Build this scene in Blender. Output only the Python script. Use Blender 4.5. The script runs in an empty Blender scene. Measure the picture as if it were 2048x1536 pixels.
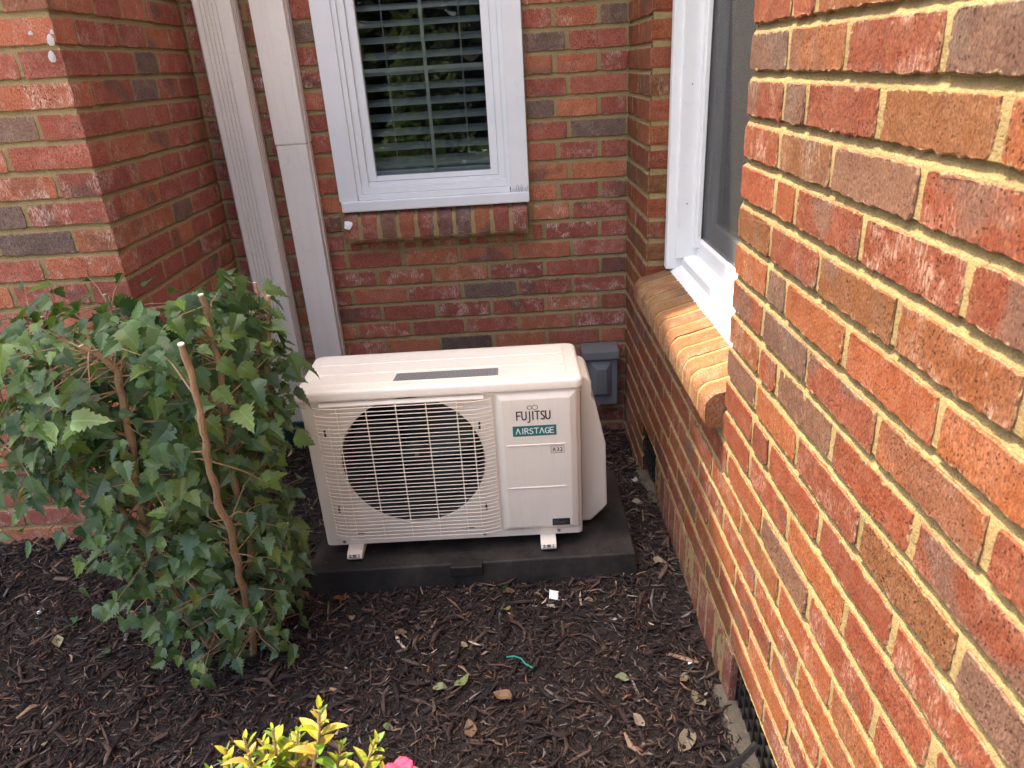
import bpy, bmesh, math, random
import numpy as np
from mathutils import Vector, Matrix, noise
R = math.radians
random.seed(7); rng = np.random.default_rng(7)
scene = bpy.context.scene
COL = scene.collection

# ------------------------------------------------------------------ camera
F_PX, YAW, PITCH, ROLL = 1408.49, -0.0160, 0.4242, 0.0625
CAM = Vector((-0.408, -2.5116, 1.3237))
fwd = Vector((math.sin(YAW)*math.cos(PITCH), math.cos(YAW)*math.cos(PITCH), -math.sin(PITCH)))
rgt = Vector((math.cos(YAW), -math.sin(YAW), 0))
dwn = fwd.cross(rgt)
r2 = rgt*math.cos(ROLL) + dwn*math.sin(ROLL)
d2 = dwn*math.cos(ROLL) - rgt*math.sin(ROLL)
cd = bpy.data.cameras.new('camera'); cam = bpy.data.objects.new('camera', cd); COL.objects.link(cam)
mw = Matrix.Identity(4)
for i in range(3):
    mw[i][0] = r2[i]; mw[i][1] = -d2[i]; mw[i][2] = -fwd[i]; mw[i][3] = CAM[i]
cam.matrix_world = mw
cd.sensor_width = 36; cd.lens = F_PX/2048*36; cd.clip_start = 0.02; cd.clip_end = 300
cd.dof.use_dof = True; cd.dof.focus_distance = 1.85; cd.dof.aperture_fstop = 13
scene.camera = cam
scene.render.resolution_x = 1024; scene.render.resolution_y = 768

# ------------------------------------------------------------------ world and sun
SUN_D = Vector((1, -0.6, -3)).normalized()          # the way the sunlight travels
world = bpy.data.worlds.new('World'); scene.world = world; world.use_nodes = True
wn = world.node_tree.nodes; wl = world.node_tree.links
sky = wn.new('ShaderNodeTexSky'); sky.sky_type = 'NISHITA'; sky.sun_disc = False
sky.sun_elevation = math.asin(-SUN_D.z); sky.sun_rotation = math.atan2(-SUN_D.x, -SUN_D.y)
sky.air_density = 1.0; sky.dust_density = 6.0; sky.ozone_density = 0.2
wl.new(sky.outputs[0], wn['Background'].inputs[0]); wn['Background'].inputs[1].default_value = 0.15
sd = bpy.data.lights.new('sun', 'SUN'); sd.energy = 2.75; sd.angle = R(0.53); sd.color = (1, 0.84, 0.60)
so = bpy.data.objects.new('sun', sd); COL.objects.link(so); so.rotation_euler = SUN_D.to_track_quat('-Z', 'Y').to_euler()
so.location = (-3, 2, 9)
scene.view_settings.view_transform = 'Standard'; scene.view_settings.look = 'None'
scene.view_settings.exposure = 2.27; scene.view_settings.gamma = 1
scene.cycles.use_denoising = True
scene.cycles.max_bounces = 8; scene.cycles.transparent_max_bounces = 12

# ------------------------------------------------------------------ helpers
class MB:
    def __init__(s): s.v = []; s.f = []; s.m = []
    def add(s, vs, fs, m=0):
        o = len(s.v); s.v += [tuple(v) for v in vs]; s.f += [tuple(i+o for i in f) for f in fs]; s.m += [m]*len(fs)
    def box(s, a, b, m=0):
        (x0,y0,z0),(x1,y1,z1) = a, b
        s.add([(x0,y0,z0),(x1,y0,z0),(x1,y1,z0),(x0,y1,z0),(x0,y0,z1),(x1,y0,z1),(x1,y1,z1),(x0,y1,z1)],
              [(0,3,2,1),(4,5,6,7),(0,1,5,4),(1,2,6,5),(2,3,7,6),(3,0,4,7)], m)
    def tube(s, pts, rad, n=6, m=0, cap=True):
        pts = [Vector(p) for p in pts]; rings = []
        for i, p in enumerate(pts):
            t = (pts[min(i+1, len(pts)-1)] - pts[max(i-1, 0)]).normalized()
            a = t.cross(Vector((0,0,1)) if abs(t.z) < .9 else Vector((1,0,0))).normalized(); b = t.cross(a)
            r = rad[i] if isinstance(rad, (list, tuple)) else rad
            rings.append([p + a*(r*math.cos(2*math.pi*k/n)) + b*(r*math.sin(2*math.pi*k/n)) for k in range(n)])
        vs = [q for g in rings for q in g]; fs = []
        for i in range(len(pts)-1):
            for k in range(n):
                fs.append((i*n+k, i*n+(k+1) % n, (i+1)*n+(k+1) % n, (i+1)*n+k))
        if cap: fs += [tuple(range(n))[::-1], tuple(range((len(pts)-1)*n, len(pts)*n))]
        s.add(vs, fs, m)
    def prism(s, poly, axis, a, b, m=0):
        """poly of 2-D points extruded along an axis from a to b (other two axes keep their order)"""
        def P(u, v, w):
            return (w,u,v) if axis == 0 else (u,w,v) if axis == 1 else (u,v,w)
        n = len(poly)
        vs = [P(u,v,a) for u,v in poly] + [P(u,v,b) for u,v in poly]
        s.add(vs, [tuple(range(n)), tuple(range(n,2*n))[::-1]] + [(i, i+n, (i+1) % n+n, (i+1) % n) for i in range(n)], m)
    def mesh(s, name, mats, smooth=False, bevel=0, segs=2, angle=40):
        me = bpy.data.meshes.new(name); me.from_pydata(s.v, [], s.f)
        for m in (mats if isinstance(mats, (list,tuple)) else [mats]): me.materials.append(m)
        me.polygons.foreach_set('material_index', s.m)
        bm = bmesh.new(); bm.from_mesh(me)
        bmesh.ops.recalc_face_normals(bm, faces=bm.faces)
        if bevel:
            es = [e for e in bm.edges if len(e.link_faces) == 2 and e.calc_face_angle(0) > R(angle)]
            bmesh.ops.bevel(bm, geom=es, offset=bevel, segments=segs, profile=.6, affect='EDGES', clamp_overlap=True)
        if smooth:
            for f in bm.faces: f.smooth = True
        bm.to_mesh(me); bm.free()
        if smooth and hasattr(me, 'set_sharp_from_angle'): me.set_sharp_from_angle(angle=R(38))
        return me
    def build(s, name, mats, parent=None, **k):
        return link(bpy.data.objects.new(name, s.mesh(name, mats, **k)), parent)

def link(o, parent=None):
    COL.objects.link(o)
    if parent: o.parent = parent
    return o
def thing(name, label, cat, loc=(0,0,0), group=None):
    o = bpy.data.objects.new(name, None); COL.objects.link(o); o.location = loc; o.empty_display_size = .05
    return tag(o, label, cat, group)
def tag(o, label, cat=None, group=None, kind=None):
    o['label'] = label
    if cat: o['category'] = cat
    if group: o['group'] = group
    if kind: o['kind'] = kind
    return o
def structure(o): o['kind'] = 'structure'; return o
def rel(p, root): return tuple(Vector(p) - (root if isinstance(root, Vector) else root.location))

# ------------------------------------------------------------------ materials
def mat(name):
    m = bpy.data.materials.new(name); m.use_nodes = True
    return m, m.node_tree, m.node_tree.nodes['Principled BSDF']
class NT:
    def __init__(s, t): s.t = t
    def n(s, typ, **k):
        d = s.t.nodes.new('ShaderNode'+typ)
        for a, v in k.items(): setattr(d, a, v)
        return d
    def l(s, a, b): s.t.links.new(a, b)
    def noise(s, vec, scale, detail=3, rough=.55):
        d = s.n('TexNoise'); d.inputs['Scale'].default_value = scale; d.inputs['Detail'].default_value = detail
        d.inputs['Roughness'].default_value = rough
        if vec is not None: s.l(vec, d.inputs['Vector'])
        return d.outputs['Fac']
    def ramp(s, fac, lo, hi, a=0., b=1.):
        d = s.n('MapRange'); d.inputs['From Min'].default_value = lo; d.inputs['From Max'].default_value = hi
        d.inputs['To Min'].default_value = a; d.inputs['To Max'].default_value = b; s.l(fac, d.inputs['Value'])
        return d.outputs[0]
    def math(s, op, a, b=None):
        d = s.n('Math', operation=op)
        for i, x in enumerate((a, b)):
            if x is None: continue
            if isinstance(x, (int, float)): d.inputs[i].default_value = x
            else: s.l(x, d.inputs[i])
        return d.outputs[0]
    def mix(s, fac, a, b, mode='MIX'):
        d = s.n('Mix', data_type='RGBA', blend_type=mode)
        for i, x in ((0, fac), (6, a), (7, b)):
            if isinstance(x, (int, float)): d.inputs[i].default_value = x
            elif isinstance(x, tuple): d.inputs[i].default_value = (*x, 1)
            else: s.l(x, d.inputs[i])
        return d.outputs[2]
    def bump(s, h, strength, dist=.002, normal=None):
        d = s.n('Bump'); d.inputs['Strength'].default_value = strength; d.inputs['Distance'].default_value = dist
        s.l(h, d.inputs['Height'])
        if normal: s.l(normal, d.inputs['Normal'])
        return d.outputs[0]
    def coords(s, scale=(1,1,1), rnd=True):
        tc = s.n('TexCoord'); mp = s.n('Mapping'); mp.inputs['Scale'].default_value = scale
        s.l(tc.outputs['Object'], mp.inputs['Vector'])
        if rnd:
            oi = s.n('ObjectInfo'); ml = s.math('MULTIPLY', oi.outputs['Random'], 37.)
            cb = s.n('CombineXYZ')
            for i in range(3): s.l(ml, cb.inputs[i])
            s.l(cb.outputs[0], mp.inputs['Location'])
        return mp.outputs[0]

def brick_material(smear=True):
    m, t, b = mat('brick'); N = NT(t)
    co = N.coords(); cs = N.coords((1.0, 1.0, .22))
    oi = N.n('ObjectInfo')
    col = oi.outputs['Color']
    # fired shade varies over one brick
    v = N.noise(co, 26, 3)
    c1 = N.mix(N.ramp(v, .35, .75, 0, .55), col, N.mix(1., col, (.66,.60,.62), 'MULTIPLY'))
    # sandy orange rubs
    v2 = N.noise(co, 60, 4, .65)
    c1 = N.mix(N.ramp(v2, .52, .78, 0, .45), c1, N.mix(.35, c1, (.50,.22,.11)))
    # flashed grey-brown ends on some bricks
    fm = N.math('MULTIPLY', N.ramp(N.noise(co, 9, 1), .53, .60), N.ramp(oi.outputs['Random'], .60, .64))
    c2 = N.mix(N.math('MULTIPLY', fm, .65), c1, (.125,.080,.062))
    # lime bloom: soft mask times grain
    lm = N.math('MULTIPLY', N.ramp(N.noise(co, 21, 3), .48, .62), N.ramp(N.noise(cs, 330, 3, .7), .44, .62))
    lm = N.math('MULTIPLY', lm, oi.outputs['Alpha'])
    c3 = N.mix(N.math('MULTIPLY', lm, .95), c2, (.70,.53,.43))
    dust = N.math('MULTIPLY', N.ramp(N.noise(co, 34, 4, .7), .42, .75), .20)
    c3 = N.mix(dust, c3, (.40,.24,.17))
    # pores
    vo = N.n('TexVoronoi'); vo.inputs['Scale'].default_value = 250; N.l(N.coords((1, 1, .6)), vo.inputs['Vector'])
    pore = N.math('MULTIPLY', N.ramp(vo.outputs['Distance'], .20, .34, 1, 0), N.ramp(N.noise(co, 150, 2), .42, .54))
    pore = N.math('MULTIPLY', pore, N.ramp(N.noise(co, 20, 2), .38, .60, .15, 1))
    pore = N.math('MULTIPLY', pore, N.ramp(N.math('FRACT', N.math('MULTIPLY', oi.outputs['Random'], 7.3)), 0, 1, .25, 1))
    c4 = N.mix(N.math('MULTIPLY', pore, .95), c3, (.050,.024,.018))
    g = N.noise(N.coords((1, 1, .5)), 430, 4, .75)
    c5 = N.mix(1., c4, N.mix(N.ramp(g, .34, .66), (.52,.48,.46), (1.38,1.42,1.40)), 'MULTIPLY')
    # mortar smeared over the arrises
    tg = N.n('TexCoord'); sx = N.n('SeparateXYZ'); N.l(tg.outputs['Generated'], sx.inputs[0])
    ed = []
    for ch, sz in (('X', .19), ('Z', .055)):
        o_ = sx.outputs[ch]; ed.append(N.math('MULTIPLY', N.math('MINIMUM', o_, N.math('SUBTRACT', 1., o_)), sz))
    e_ = N.math('SUBTRACT', N.math('MINIMUM', *ed), N.math('MULTIPLY', N.ramp(N.noise(co, 90, 4, .7), .50, .85), .012))
    nz = N.n('SeparateXYZ'); N.l(tg.outputs['Normal'], nz.inputs[0])
    fm2 = N.math('MULTIPLY', N.ramp(e_, -.001, .0025, .75, 0), N.ramp(N.math('ABSOLUTE', nz.outputs['Y']), .5, .9))
    if smear: c5 = N.mix(fm2, c5, N.mix(N.ramp(g, .32, .68), (.30,.22,.12), (.47,.36,.21)))
    gp = N.n('NewGeometry'); gs = N.n('SeparateXYZ'); N.l(gp.outputs['Position'], gs.inputs[0])
    spl = N.math('MULTIPLY', N.ramp(gs.outputs['Z'], .04, .30, .75, 0), N.ramp(N.noise(co, 45, 5, .7), .40, .70))
    c5 = N.mix(spl, c5, (.075,.052,.040))
    N.l(c5, b.inputs['Base Color'])
    b.inputs['Roughness'].default_value = .88; b.inputs['Specular IOR Level'].default_value = .25
    n1 = N.bump(N.noise(co, 70, 3), .28, .003)
    n2 = N.bump(N.noise(cs, 420, 4, .7), .9, .003, n1)
    n3 = N.bump(N.ramp(pore, 0, 1, 1, 0), 1.0, .003, n2)
    N.l(n3, b.inputs['Normal'])
    return m
def mortar_material():
    m, t, b = mat('mortar'); N = NT(t); co = N.coords(rnd=False)
    c = N.mix(N.ramp(N.noise(co, 9, 3), .35, .7), (.41,.305,.150), (.34,.255,.125))
    c = N.mix(N.ramp(N.noise(co, 480, 3, .7), .35, .7), N.mix(1., c, (.72,.70,.66), 'MULTIPLY'), N.mix(1., c, (1.18,1.16,1.12), 'MULTIPLY'))
    N.l(c, b.inputs['Base Color']); b.inputs['Roughness'].default_value = .95; b.inputs['Specular IOR Level'].default_value = .15
    n1 = N.bump(N.noise(co, 130, 4, .7), 1., .007); N.l(N.bump(N.noise(co, 650, 3, .75), .8, .002, n1), b.inputs['Normal'])
    return m
def plain(name, col, rough=.5, spec=.5, bump=None, vary=.0, vscale=6, grime=0, metal=0, coat=0):
    m, t, b = mat(name); N = NT(t)
    b.inputs['Roughness'].default_value = rough; b.inputs['Specular IOR Level'].default_value = spec; b.inputs['Metallic'].default_value = metal
    co = N.coords(rnd=False); c = N.n('RGB'); c.outputs[0].default_value = (*col, 1); c = c.outputs[0]
    if vary: c = N.mix(N.ramp(N.noise(co, vscale, 4), .35, .7), c, N.mix(1., c, (1-vary,)*3, 'MULTIPLY'))
    if grime: c = N.mix(N.math('MULTIPLY', N.ramp(N.noise(co, 38, 6, .75), .58, .76), grime), c, (.16,.13,.10))
    N.l(c, b.inputs['Base Color'])
    if bump: N.l(N.bump(N.noise(co, bump[0], 4, .65), bump[1], bump[2]), b.inputs['Normal'])
    return m
M = {}
M['brick'] = brick_material(); M['sillbrick'] = brick_material(False); M['mortar'] = mortar_material()
M['vinyl'] = plain('white_vinyl', (.765,.77,.765), .38, .45, (260,.06,.001), .06, 9, .16)
M['spout'] = plain('downspout_paint', (.80,.745,.665), .42, .45, (90,.10,.002), .08, 5, .22)
M['ivory'] = plain('ivory_paint', (.78,.705,.60), .34, .5, (700,.06,.0006), .05, 7, .10)
M['ivory_wire'] = plain('ivory_wire', (.80,.71,.58), .45, .4)
M['pad'] = plain('black_pad', (.012,.0105,.010), .62, .35, (420,.35,.001), .35, 12, .05)
def dusty(m, col, lo, hi, amt, sc):
    t = m.node_tree; N = NT(t); b = t.nodes['Principled BSDF']; src = b.inputs['Base Color'].links[0].from_socket; co = N.coords(sc, rnd=False)
    N.l(N.mix(N.math('MULTIPLY', N.ramp(N.noise(co, 1., 5, .7), lo, hi), amt), src, col), b.inputs['Base Color'])
dusty(M['pad'], (.075,.062,.050), .42, .75, .55, (9, 9, 9)); dusty(M['pad'], (.11,.09,.07), .60, .74, .5, (160, 160, 160))
dusty(M['ivory'], (.42,.36,.29), .48, .85, .22, (42, 42, 3)); dusty(M['spout'], (.36,.31,.25), .50, .85, .25, (60, 60, 2.5))
M['greybox'] = plain('grey_metal_paint', (.165,.165,.168), .42, .45, (500,.08,.0008), .12, 12, .12)
M['dark'] = plain('dark_cavity', (.012,.012,.013), .6, .3)
M['blade'] = plain('dark_blade', (.012,.0125,.014), .45, .4)
M['shroud'] = plain('fan_shroud', (.05,.048,.046), .5, .4)
M['fin'] = plain('coil_fin', (.10,.10,.10), .5, .4)
M['concrete'] = plain('concrete', (.13,.112,.088), .95, .15, (90,.9,.006), .3, 14, .3)
M['bounce_fill'] = plain('bounce_concrete', (.55,.52,.46), .95, .15, (40,.4,.004), .2, 4, .1)  # pale concrete for the added slab that bounces fill light
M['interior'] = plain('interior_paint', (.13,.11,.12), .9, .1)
M['blind'] = plain('blind_slat', (.52,.53,.53), .55, .4)
M['teal'] = plain('teal_label', (.012,.155,.135), .45, .4)
M['ink'] = plain('dark_ink', (.035,.022,.022), .5, .3)
M['white_ink'] = plain('white_ink', (.80,.80,.78), .5, .3)
M['label'] = plain('black_label', (.02,.02,.024), .35, .5)
M['screw'] = plain('screw_metal', (.30,.28,.25), .38, .5, metal=.8)
M['roofing'] = plain('roof_shingle', (.07,.065,.06), .95, .1, (60,.6,.01), .3, 5)
M['drain'] = plain('green_drain', (.012,.045,.035), .5, .4)
M['caulk'] = plain('caulk', (.82,.82,.80), .4, .5, (120,.4,.003))
M['paper'] = plain('white_paper', (.72,.73,.74), .6, .3)
M['wire'] = plain('green_wire', (.02,.22,.16), .4, .5)
M['lawn'] = plain('lawn_grass', (.030,.045,.016), .95, .1, (25,1.,.03), .4, 3)
M['flower'] = plain('pink_petal', (.55,.025,.085), .5, .3, (90,.3,.002), .25, 60)
M['wingbrick'] = plain('far_brick', (.26,.085,.06), .95, .1, (30,.5,.005), .3, 12)

def perforated():
    m, t, b = mat('perforated_strip'); N = NT(t); co = N.coords(rnd=False)
    v = N.n('TexVoronoi'); v.inputs['Scale'].default_value = 300; v.inputs['Randomness'].default_value = .25; N.l(co, v.inputs['Vector'])
    N.l(N.mix(N.ramp(v.outputs['Distance'], .28, .44), (.02,.02,.02), (.26,.25,.24)), b.inputs['Base Color'])
    b.inputs['Roughness'].default_value = .5
    return m
M['perf'] = perforated()
def glass_mat(name, tint, r0=.045):
    m, t, b = mat(name); N = NT(t); t.nodes.remove(b)
    out = t.nodes['Material Output']; g = N.n('BsdfGlossy'); g.inputs['Roughness'].default_value = .012
    tr = N.n('BsdfTransparent'); tr.inputs[0].default_value = (*tint, 1)
    fr = N.n('Fresnel'); fr.inputs['IOR'].default_value = 1.52
    mx = N.n('MixShader'); N.l(N.math('MULTIPLY', fr.outputs[0], 1.9), mx.inputs[0]); N.l(tr.outputs[0], mx.inputs[1]); N.l(g.outputs[0], mx.inputs[2])
    co = N.coords(rnd=False); nb = N.bump(N.noise(co, 5, 2), .04, .01); N.l(nb, g.inputs['Normal'])
    N.l(mx.outputs[0], out.inputs[0]); return m
M['glass'] = glass_mat('window_glass', (.80,.84,.84))
def screen_mat():
    m, t, b = mat('insect_screen'); N = NT(t); out = t.nodes['Material Output']
    b.inputs['Base Color'].default_value = (.060,.057,.058,1); b.inputs['Roughness'].default_value = .7
    tr = N.n('BsdfTransparent'); mx = N.n('MixShader'); tc = N.n('TexCoord')
    w = []
    for a in ((1,0,0),(0,0,1)):
        d = N.n('TexWave', bands_direction='Y' if a[0] else 'Z'); d.inputs['Scale'].default_value = 115; N.l(tc.outputs['Object'], d.inputs['Vector'])
        w.append(d.outputs['Fac'])
    N.l(N.ramp(N.math('MAXIMUM', *w), .45, .8, .34, .52), mx.inputs[0])
    N.l(tr.outputs[0], mx.inputs[1]); N.l(b.outputs[0], mx.inputs[2]); N.l(mx.outputs[0], out.inputs[0]); return m
M['screen'] = screen_mat()
def leaf_mat(name, attr='tint', trans=.3, rough=.42):
    m, t, b = mat(name); N = NT(t); out = t.nodes['Material Output']
    oi = N.n('ObjectInfo'); co = N.coords(rnd=False); a = N.n('Attribute', attribute_name=attr)
    if attr == 'tint': c = a.outputs['Color']
    else: c = oi.outputs['Color']
    c = N.mix(N.ramp(N.noise(co, 95, 3), .35, .72), c, N.mix(1., c, (.72,.78,.74), 'MULTIPLY'))
    if attr != 'tint':
        tcl = N.n('TexCoord'); sl = N.n('SeparateXYZ'); N.l(tcl.outputs['Object'], sl.inputs[0]); ax = N.math('ABSOLUTE', sl.outputs['X'])
        vein = N.ramp(ax, .012, .03, .55, 0)
        sv = N.math('ABSOLUTE', N.math('SUBTRACT', N.math('FRACT', N.math('MULTIPLY', N.math('SUBTRACT', sl.outputs['Y'], N.math('MULTIPLY', ax, .8)), 4.5)), .5))
        vein = N.math('MAXIMUM', vein, N.ramp(sv, .0, .07, .35, 0))
        c = N.mix(vein, c, N.mix(1., c, (1.9,1.7,1.6), 'MULTIPLY'))
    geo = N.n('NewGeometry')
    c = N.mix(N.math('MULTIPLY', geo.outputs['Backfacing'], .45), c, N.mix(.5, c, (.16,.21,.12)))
    N.l(c, b.inputs['Base Color']); b.inputs['Roughness'].default_value = rough; b.inputs['Specular IOR Level'].default_value = .45
    N.l(N.bump(N.noise(co, 160, 3), .25, .002), b.inputs['Normal'])
    tl = N.n('BsdfTranslucent'); N.l(N.mix(1., c, (1.5,1.7,.7), 'MULTIPLY'), tl.inputs[0])
    mx = N.n('MixShader'); mx.inputs[0].default_value = trans
    N.l(b.outputs[0], mx.inputs[1]); N.l(tl.outputs[0], mx.inputs[2]); N.l(mx.outputs[0], out.inputs[0]); return m
M['leaf'] = leaf_mat('leaf', 'obj', .3, .33); M['foliage'] = leaf_mat('foliage', 'tint', .3, .36)
M['azalea'] = leaf_mat('azalea_leaf', 'obj', .38, .38)
def bark_mat():
    m, t, b = mat('stem_bark'); N = NT(t); co = N.coords(rnd=False); cs = N.coords((1,1,.25), rnd=False)
    c = N.mix(N.ramp(N.noise(cs, 60, 4), .35, .7), (.34,.215,.115), (.21,.135,.08))
    c = N.mix(N.ramp(N.noise(co, 210, 3), .6, .72), c, (.10,.06,.04))
    N.l(c, b.inputs['Base Color']); b.inputs['Roughness'].default_value = .85
    N.l(N.bump(N.noise(cs, 230, 4), .6, .002), b.inputs['Normal']); return m
M['bark'] = bark_mat()
M['cut'] = plain('cut_wood', (.72,.62,.47), .8, .2)
def mulch_mat(name, attr):
    m, t, b = mat(name); N = NT(t); co = N.coords(rnd=False)
    if attr:
        a = N.n('Attribute', attribute_name='tint'); c = a.outputs['Color']
    else:
        c = N.mix(N.ramp(N.noise(co, 70, 4), .35, .7), (.038,.030,.027), (.018,.014,.012))
    c = N.mix(N.ramp(N.noise(co, 300, 3, .7), .4, .7), c, N.mix(1., c, (.62,.60,.60), 'MULTIPLY'))
    N.l(c, b.inputs['Base Color']); b.inputs['Roughness'].default_value = .85; b.inputs['Specular IOR Level'].default_value = .2
    N.l(N.bump(N.noise(co, 240, 4, .7), .9, .004), b.inputs['Normal']); return m
M['soil'] = mulch_mat('mulch_bed', False); M['chips'] = mulch_mat('mulch_chips', True)
M['dead'] = leaf_mat('dead_leaf', 'obj', .15, .7)

# ------------------------------------------------------------------ ground
def gz(x, y):
    g = .055 + .02*math.exp(-((x+1.75)/.5)**2) * (1 if y < -.5 else .5)
    g -= .06*max(0, min(1, (x+.35)/.3))*max(0, min(1, (y+.75)/.5))
    g -= .035*max(0, min(1, (y+.55)/.3))
    g += .012*noise.noise((x*3.1, y*3.1, 1.7)) + .006*noise.noise((x*9, y*9, 4.2))
    return g
def grid_sheet(name, x0, x1, y0, y1, step, fn, m):
    nx, ny = int((x1-x0)/step)+1, int((y1-y0)/step)+1
    mb = MB(); vs = [(x0+(x1-x0)*i/nx, y0+(y1-y0)*j/ny) for j in range(ny+1) for i in range(nx+1)]
    mb.add([(x, y, fn(x, y)) for x, y in vs], [(j*(nx+1)+i, j*(nx+1)+i+1, (j+1)*(nx+1)+i+1, (j+1)*(nx+1)+i) for j in range(ny) for i in range(nx)])
    return mb.build(name, m, smooth=True)
structure(grid_sheet('mulch_bed', -3.4, .6, -2.86, .03, .035, gz, M['soil']))
lawn = MB()
lawn.add([(-60,-80,-.06),(60,-80,-.06),(60,30,-.06),(-60,30,-.06)], [(0,1,2,3)])
structure(lawn.build('lawn', M['lawn']))
mb = MB(); mb.box((-9,-7.2,-.10),(7,-2.85,.05)); structure(mb.build('bounce_slab', M['bounce_fill'], bevel=.01))  # added unseen slab behind the camera, bounces sunlight into the shade

# ------------------------------------------------------------------ bricks
CH = .0677; BL = .2032
XL, YF, XR = -1.414, -.732, -.008
REDS = [(.31,.088,.054),(.285,.080,.052),(.33,.104,.055),(.26,.074,.050),(.30,.092,.060),(.35,.120,.058),(.25,.072,.050)]
DARKS = [(.130,.086,.068),(.145,.094,.070),(.115,.080,.066),(.165,.100,.070)]
_cache = {}
def brick_mesh(L, H, D, variant, fine=False):
    key = (round(L, 3), round(H, 3), round(D, 3), variant, fine)
    if key in _cache: return _cache[key]
    rr = random.Random(hash(key) & 0xffff); step = .0085 if fine else .014
    nx, nz = max(2, int(L/step)), max(2, int(H/step)); j = .0021 if fine else .0015
    per = []
    for i in range(nx): per.append((L*i/nx, 0, 0, 1))
    for i in range(nz): per.append((L, H*i/nz, -1, 0))
    for i in range(nx): per.append((L-L*i/nx, H, 0, -1))
    for i in range(nz): per.append((0, H-H*i/nz, 1, 0))
    n = len(per); b = .0016; mb = MB()
    outl = []
    for k, (x, z, ax, az) in enumerate(per):
        cx = 1 if x < 1e-6 else -1 if x > L-1e-6 else 0; cz = 1 if z < 1e-6 else -1 if z > H-1e-6 else 0
        amp = rr.uniform(-.2, 1)*j*(1.6 if cz == 1 else 1)
        outl.append((x+cx*amp + (cx*.0012 if cz else 0), z+cz*amp + (cz*.0012 if cx else 0), cx, cz))
    r0 = [(x+cx*b*rr.uniform(.7,1.3), rr.uniform(-.0004,.0004), z+cz*b*rr.uniform(.7,1.3)) for x, z, cx, cz in outl]
    r1 = [(x, .0014+rr.uniform(-.0005,.0005), z) for x, z, cx, cz in outl]
    rb = [(x, D, z) for x, z, _, _ in per]
    vs = r0+r1+rb; fs = [tuple(range(n))]
    for q in (0, 1):
        for k in range(n): fs.append((q*n+k, (q+1)*n+k, (q+1)*n+(k+1) % n, q*n+(k+1) % n))
    mb.add(vs, fs); me = mb.mesh('brick', M['brick']); _cache[key] = me; return me

class Wall:
    """a wall face: origin (x, y), local x along the wall (seen from outside, left to right)"""
    def __init__(s, root, origin, angle, darks=(), lime=(.2,1), fine=False, warm=1., tone=1.36):
        s.tone = tone; s.root, s.o, s.a, s.darks, s.lime, s.fine, s.warm = root, Vector((*origin, 0)), angle, darks, lime, fine, warm
        s.rot = Matrix.Rotation(angle, 3, 'Z'); s.count = 0; s.extra = MB()
    def world(s, u, d, z): return s.o + s.rot @ Vector((u, d, 0)) + Vector((0, 0, z))
    def brick(s, u0, u1, z0, z1, D=.07, gl=.0058, gr=.0058, proud=0, name='brick', join=False):
        L = u1-u0-gl-gr; H = z1-z0-.0118
        if L < .012: return
        du, dz = random.uniform(-.0012,.0012), random.uniform(-.001,.001)
        p = s.world(u0+gl+(0 if D > .08 else du), random.uniform(-.0012,.0012)-proud if D <= .08 else -proud, z0+.0059+dz)
        me = brick_mesh(round(L, 3), round(H, 3), D, random.randrange(5), s.fine)
        if join:
            rm = s.rot
            s.extra.add([tuple(rm @ v.co + p - s.root.location) for v in me.vertices], [tuple(q.vertices) for q in me.polygons]); return
        o = bpy.data.objects.new(name, me); link(o, s.root); o.location = p - s.root.location; o.rotation_euler = (0, 0, s.a)
        dark = any(u0 < du_ < u1 and z0 < dz_ < z1 for du_, dz_ in s.darks)
        if dark or random.random() < .012: c = random.choice([(.205,.118,.085),(.22,.125,.085),(.18,.108,.082)] if s.fine else DARKS)
        else: c = random.choice(REDS+([(.235,.105,.055),(.285,.110,.055),(.34,.115,.055)] if s.fine else []))
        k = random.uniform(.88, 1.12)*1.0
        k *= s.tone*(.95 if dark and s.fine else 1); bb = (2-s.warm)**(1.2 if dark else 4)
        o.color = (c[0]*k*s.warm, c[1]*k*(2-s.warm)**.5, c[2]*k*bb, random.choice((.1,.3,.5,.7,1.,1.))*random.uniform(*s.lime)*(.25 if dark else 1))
        s.count += 1
        return o
    def mortar(s, rects, body=.0026, tilt=.0060, step=.009):
        """struck joints: each bed joint slopes out from under the upper brick to the arris of the lower one"""
        mb = MB()
        for (u0, u1, z0, z1, *flat) in rects:
            nu = max(1, int((u1-u0)/step)); lv = {z0, z1}
            for k in range(int(z0/CH)-1, int(z1/CH)+2):
                for e in (-.0066, -.0030, .0012, .0062, .0095, .035): lv.add(k*CH+e)
            if flat: lv = {z0+(z1-z0)*k/18 for k in range(19)}
            lv = sorted(z for z in lv if z0 <= z <= z1); vs = []; nz = len(lv)-1
            for z in lv:
                f = z-round(z/CH)*CH
                for i in range(nu+1):
                    u = u0+(u1-u0)*i/nu
                    d = .0008 if flat else body if abs(f) > .0068 else .0017+tilt*(f+.0066)/.0128
                    d += .0013*noise.noise((u*70+s.a*9, z*70, 3.1)) + .0009*noise.noise((u*19+s.a*9, z*19, 8.)) + .0007*noise.noise((u*210, z*210, s.a))
                    vs.append(tuple(s.world(u, max(d, -.0008), z + (.0012*noise.noise((u*45, z*3, 5.)) if 0 < abs(f) < .0066 else 0)) - s.root.location))
            mb.add(vs, [(k*(nu+1)+i, k*(nu+1)+i+1, (k+1)*(nu+1)+i+1, (k+1)*(nu+1)+i) for k in range(nz) for i in range(nu)])
        return mb.build('mortar', M['mortar'], s.root, smooth=True)
    def finish(s):
        if s.extra.v:
            o = s.extra.build('upper_bricks', M['brick'], s.root); o['kind'] = 'stuff'; o.color = (.28,.075,.052,.4)
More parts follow.
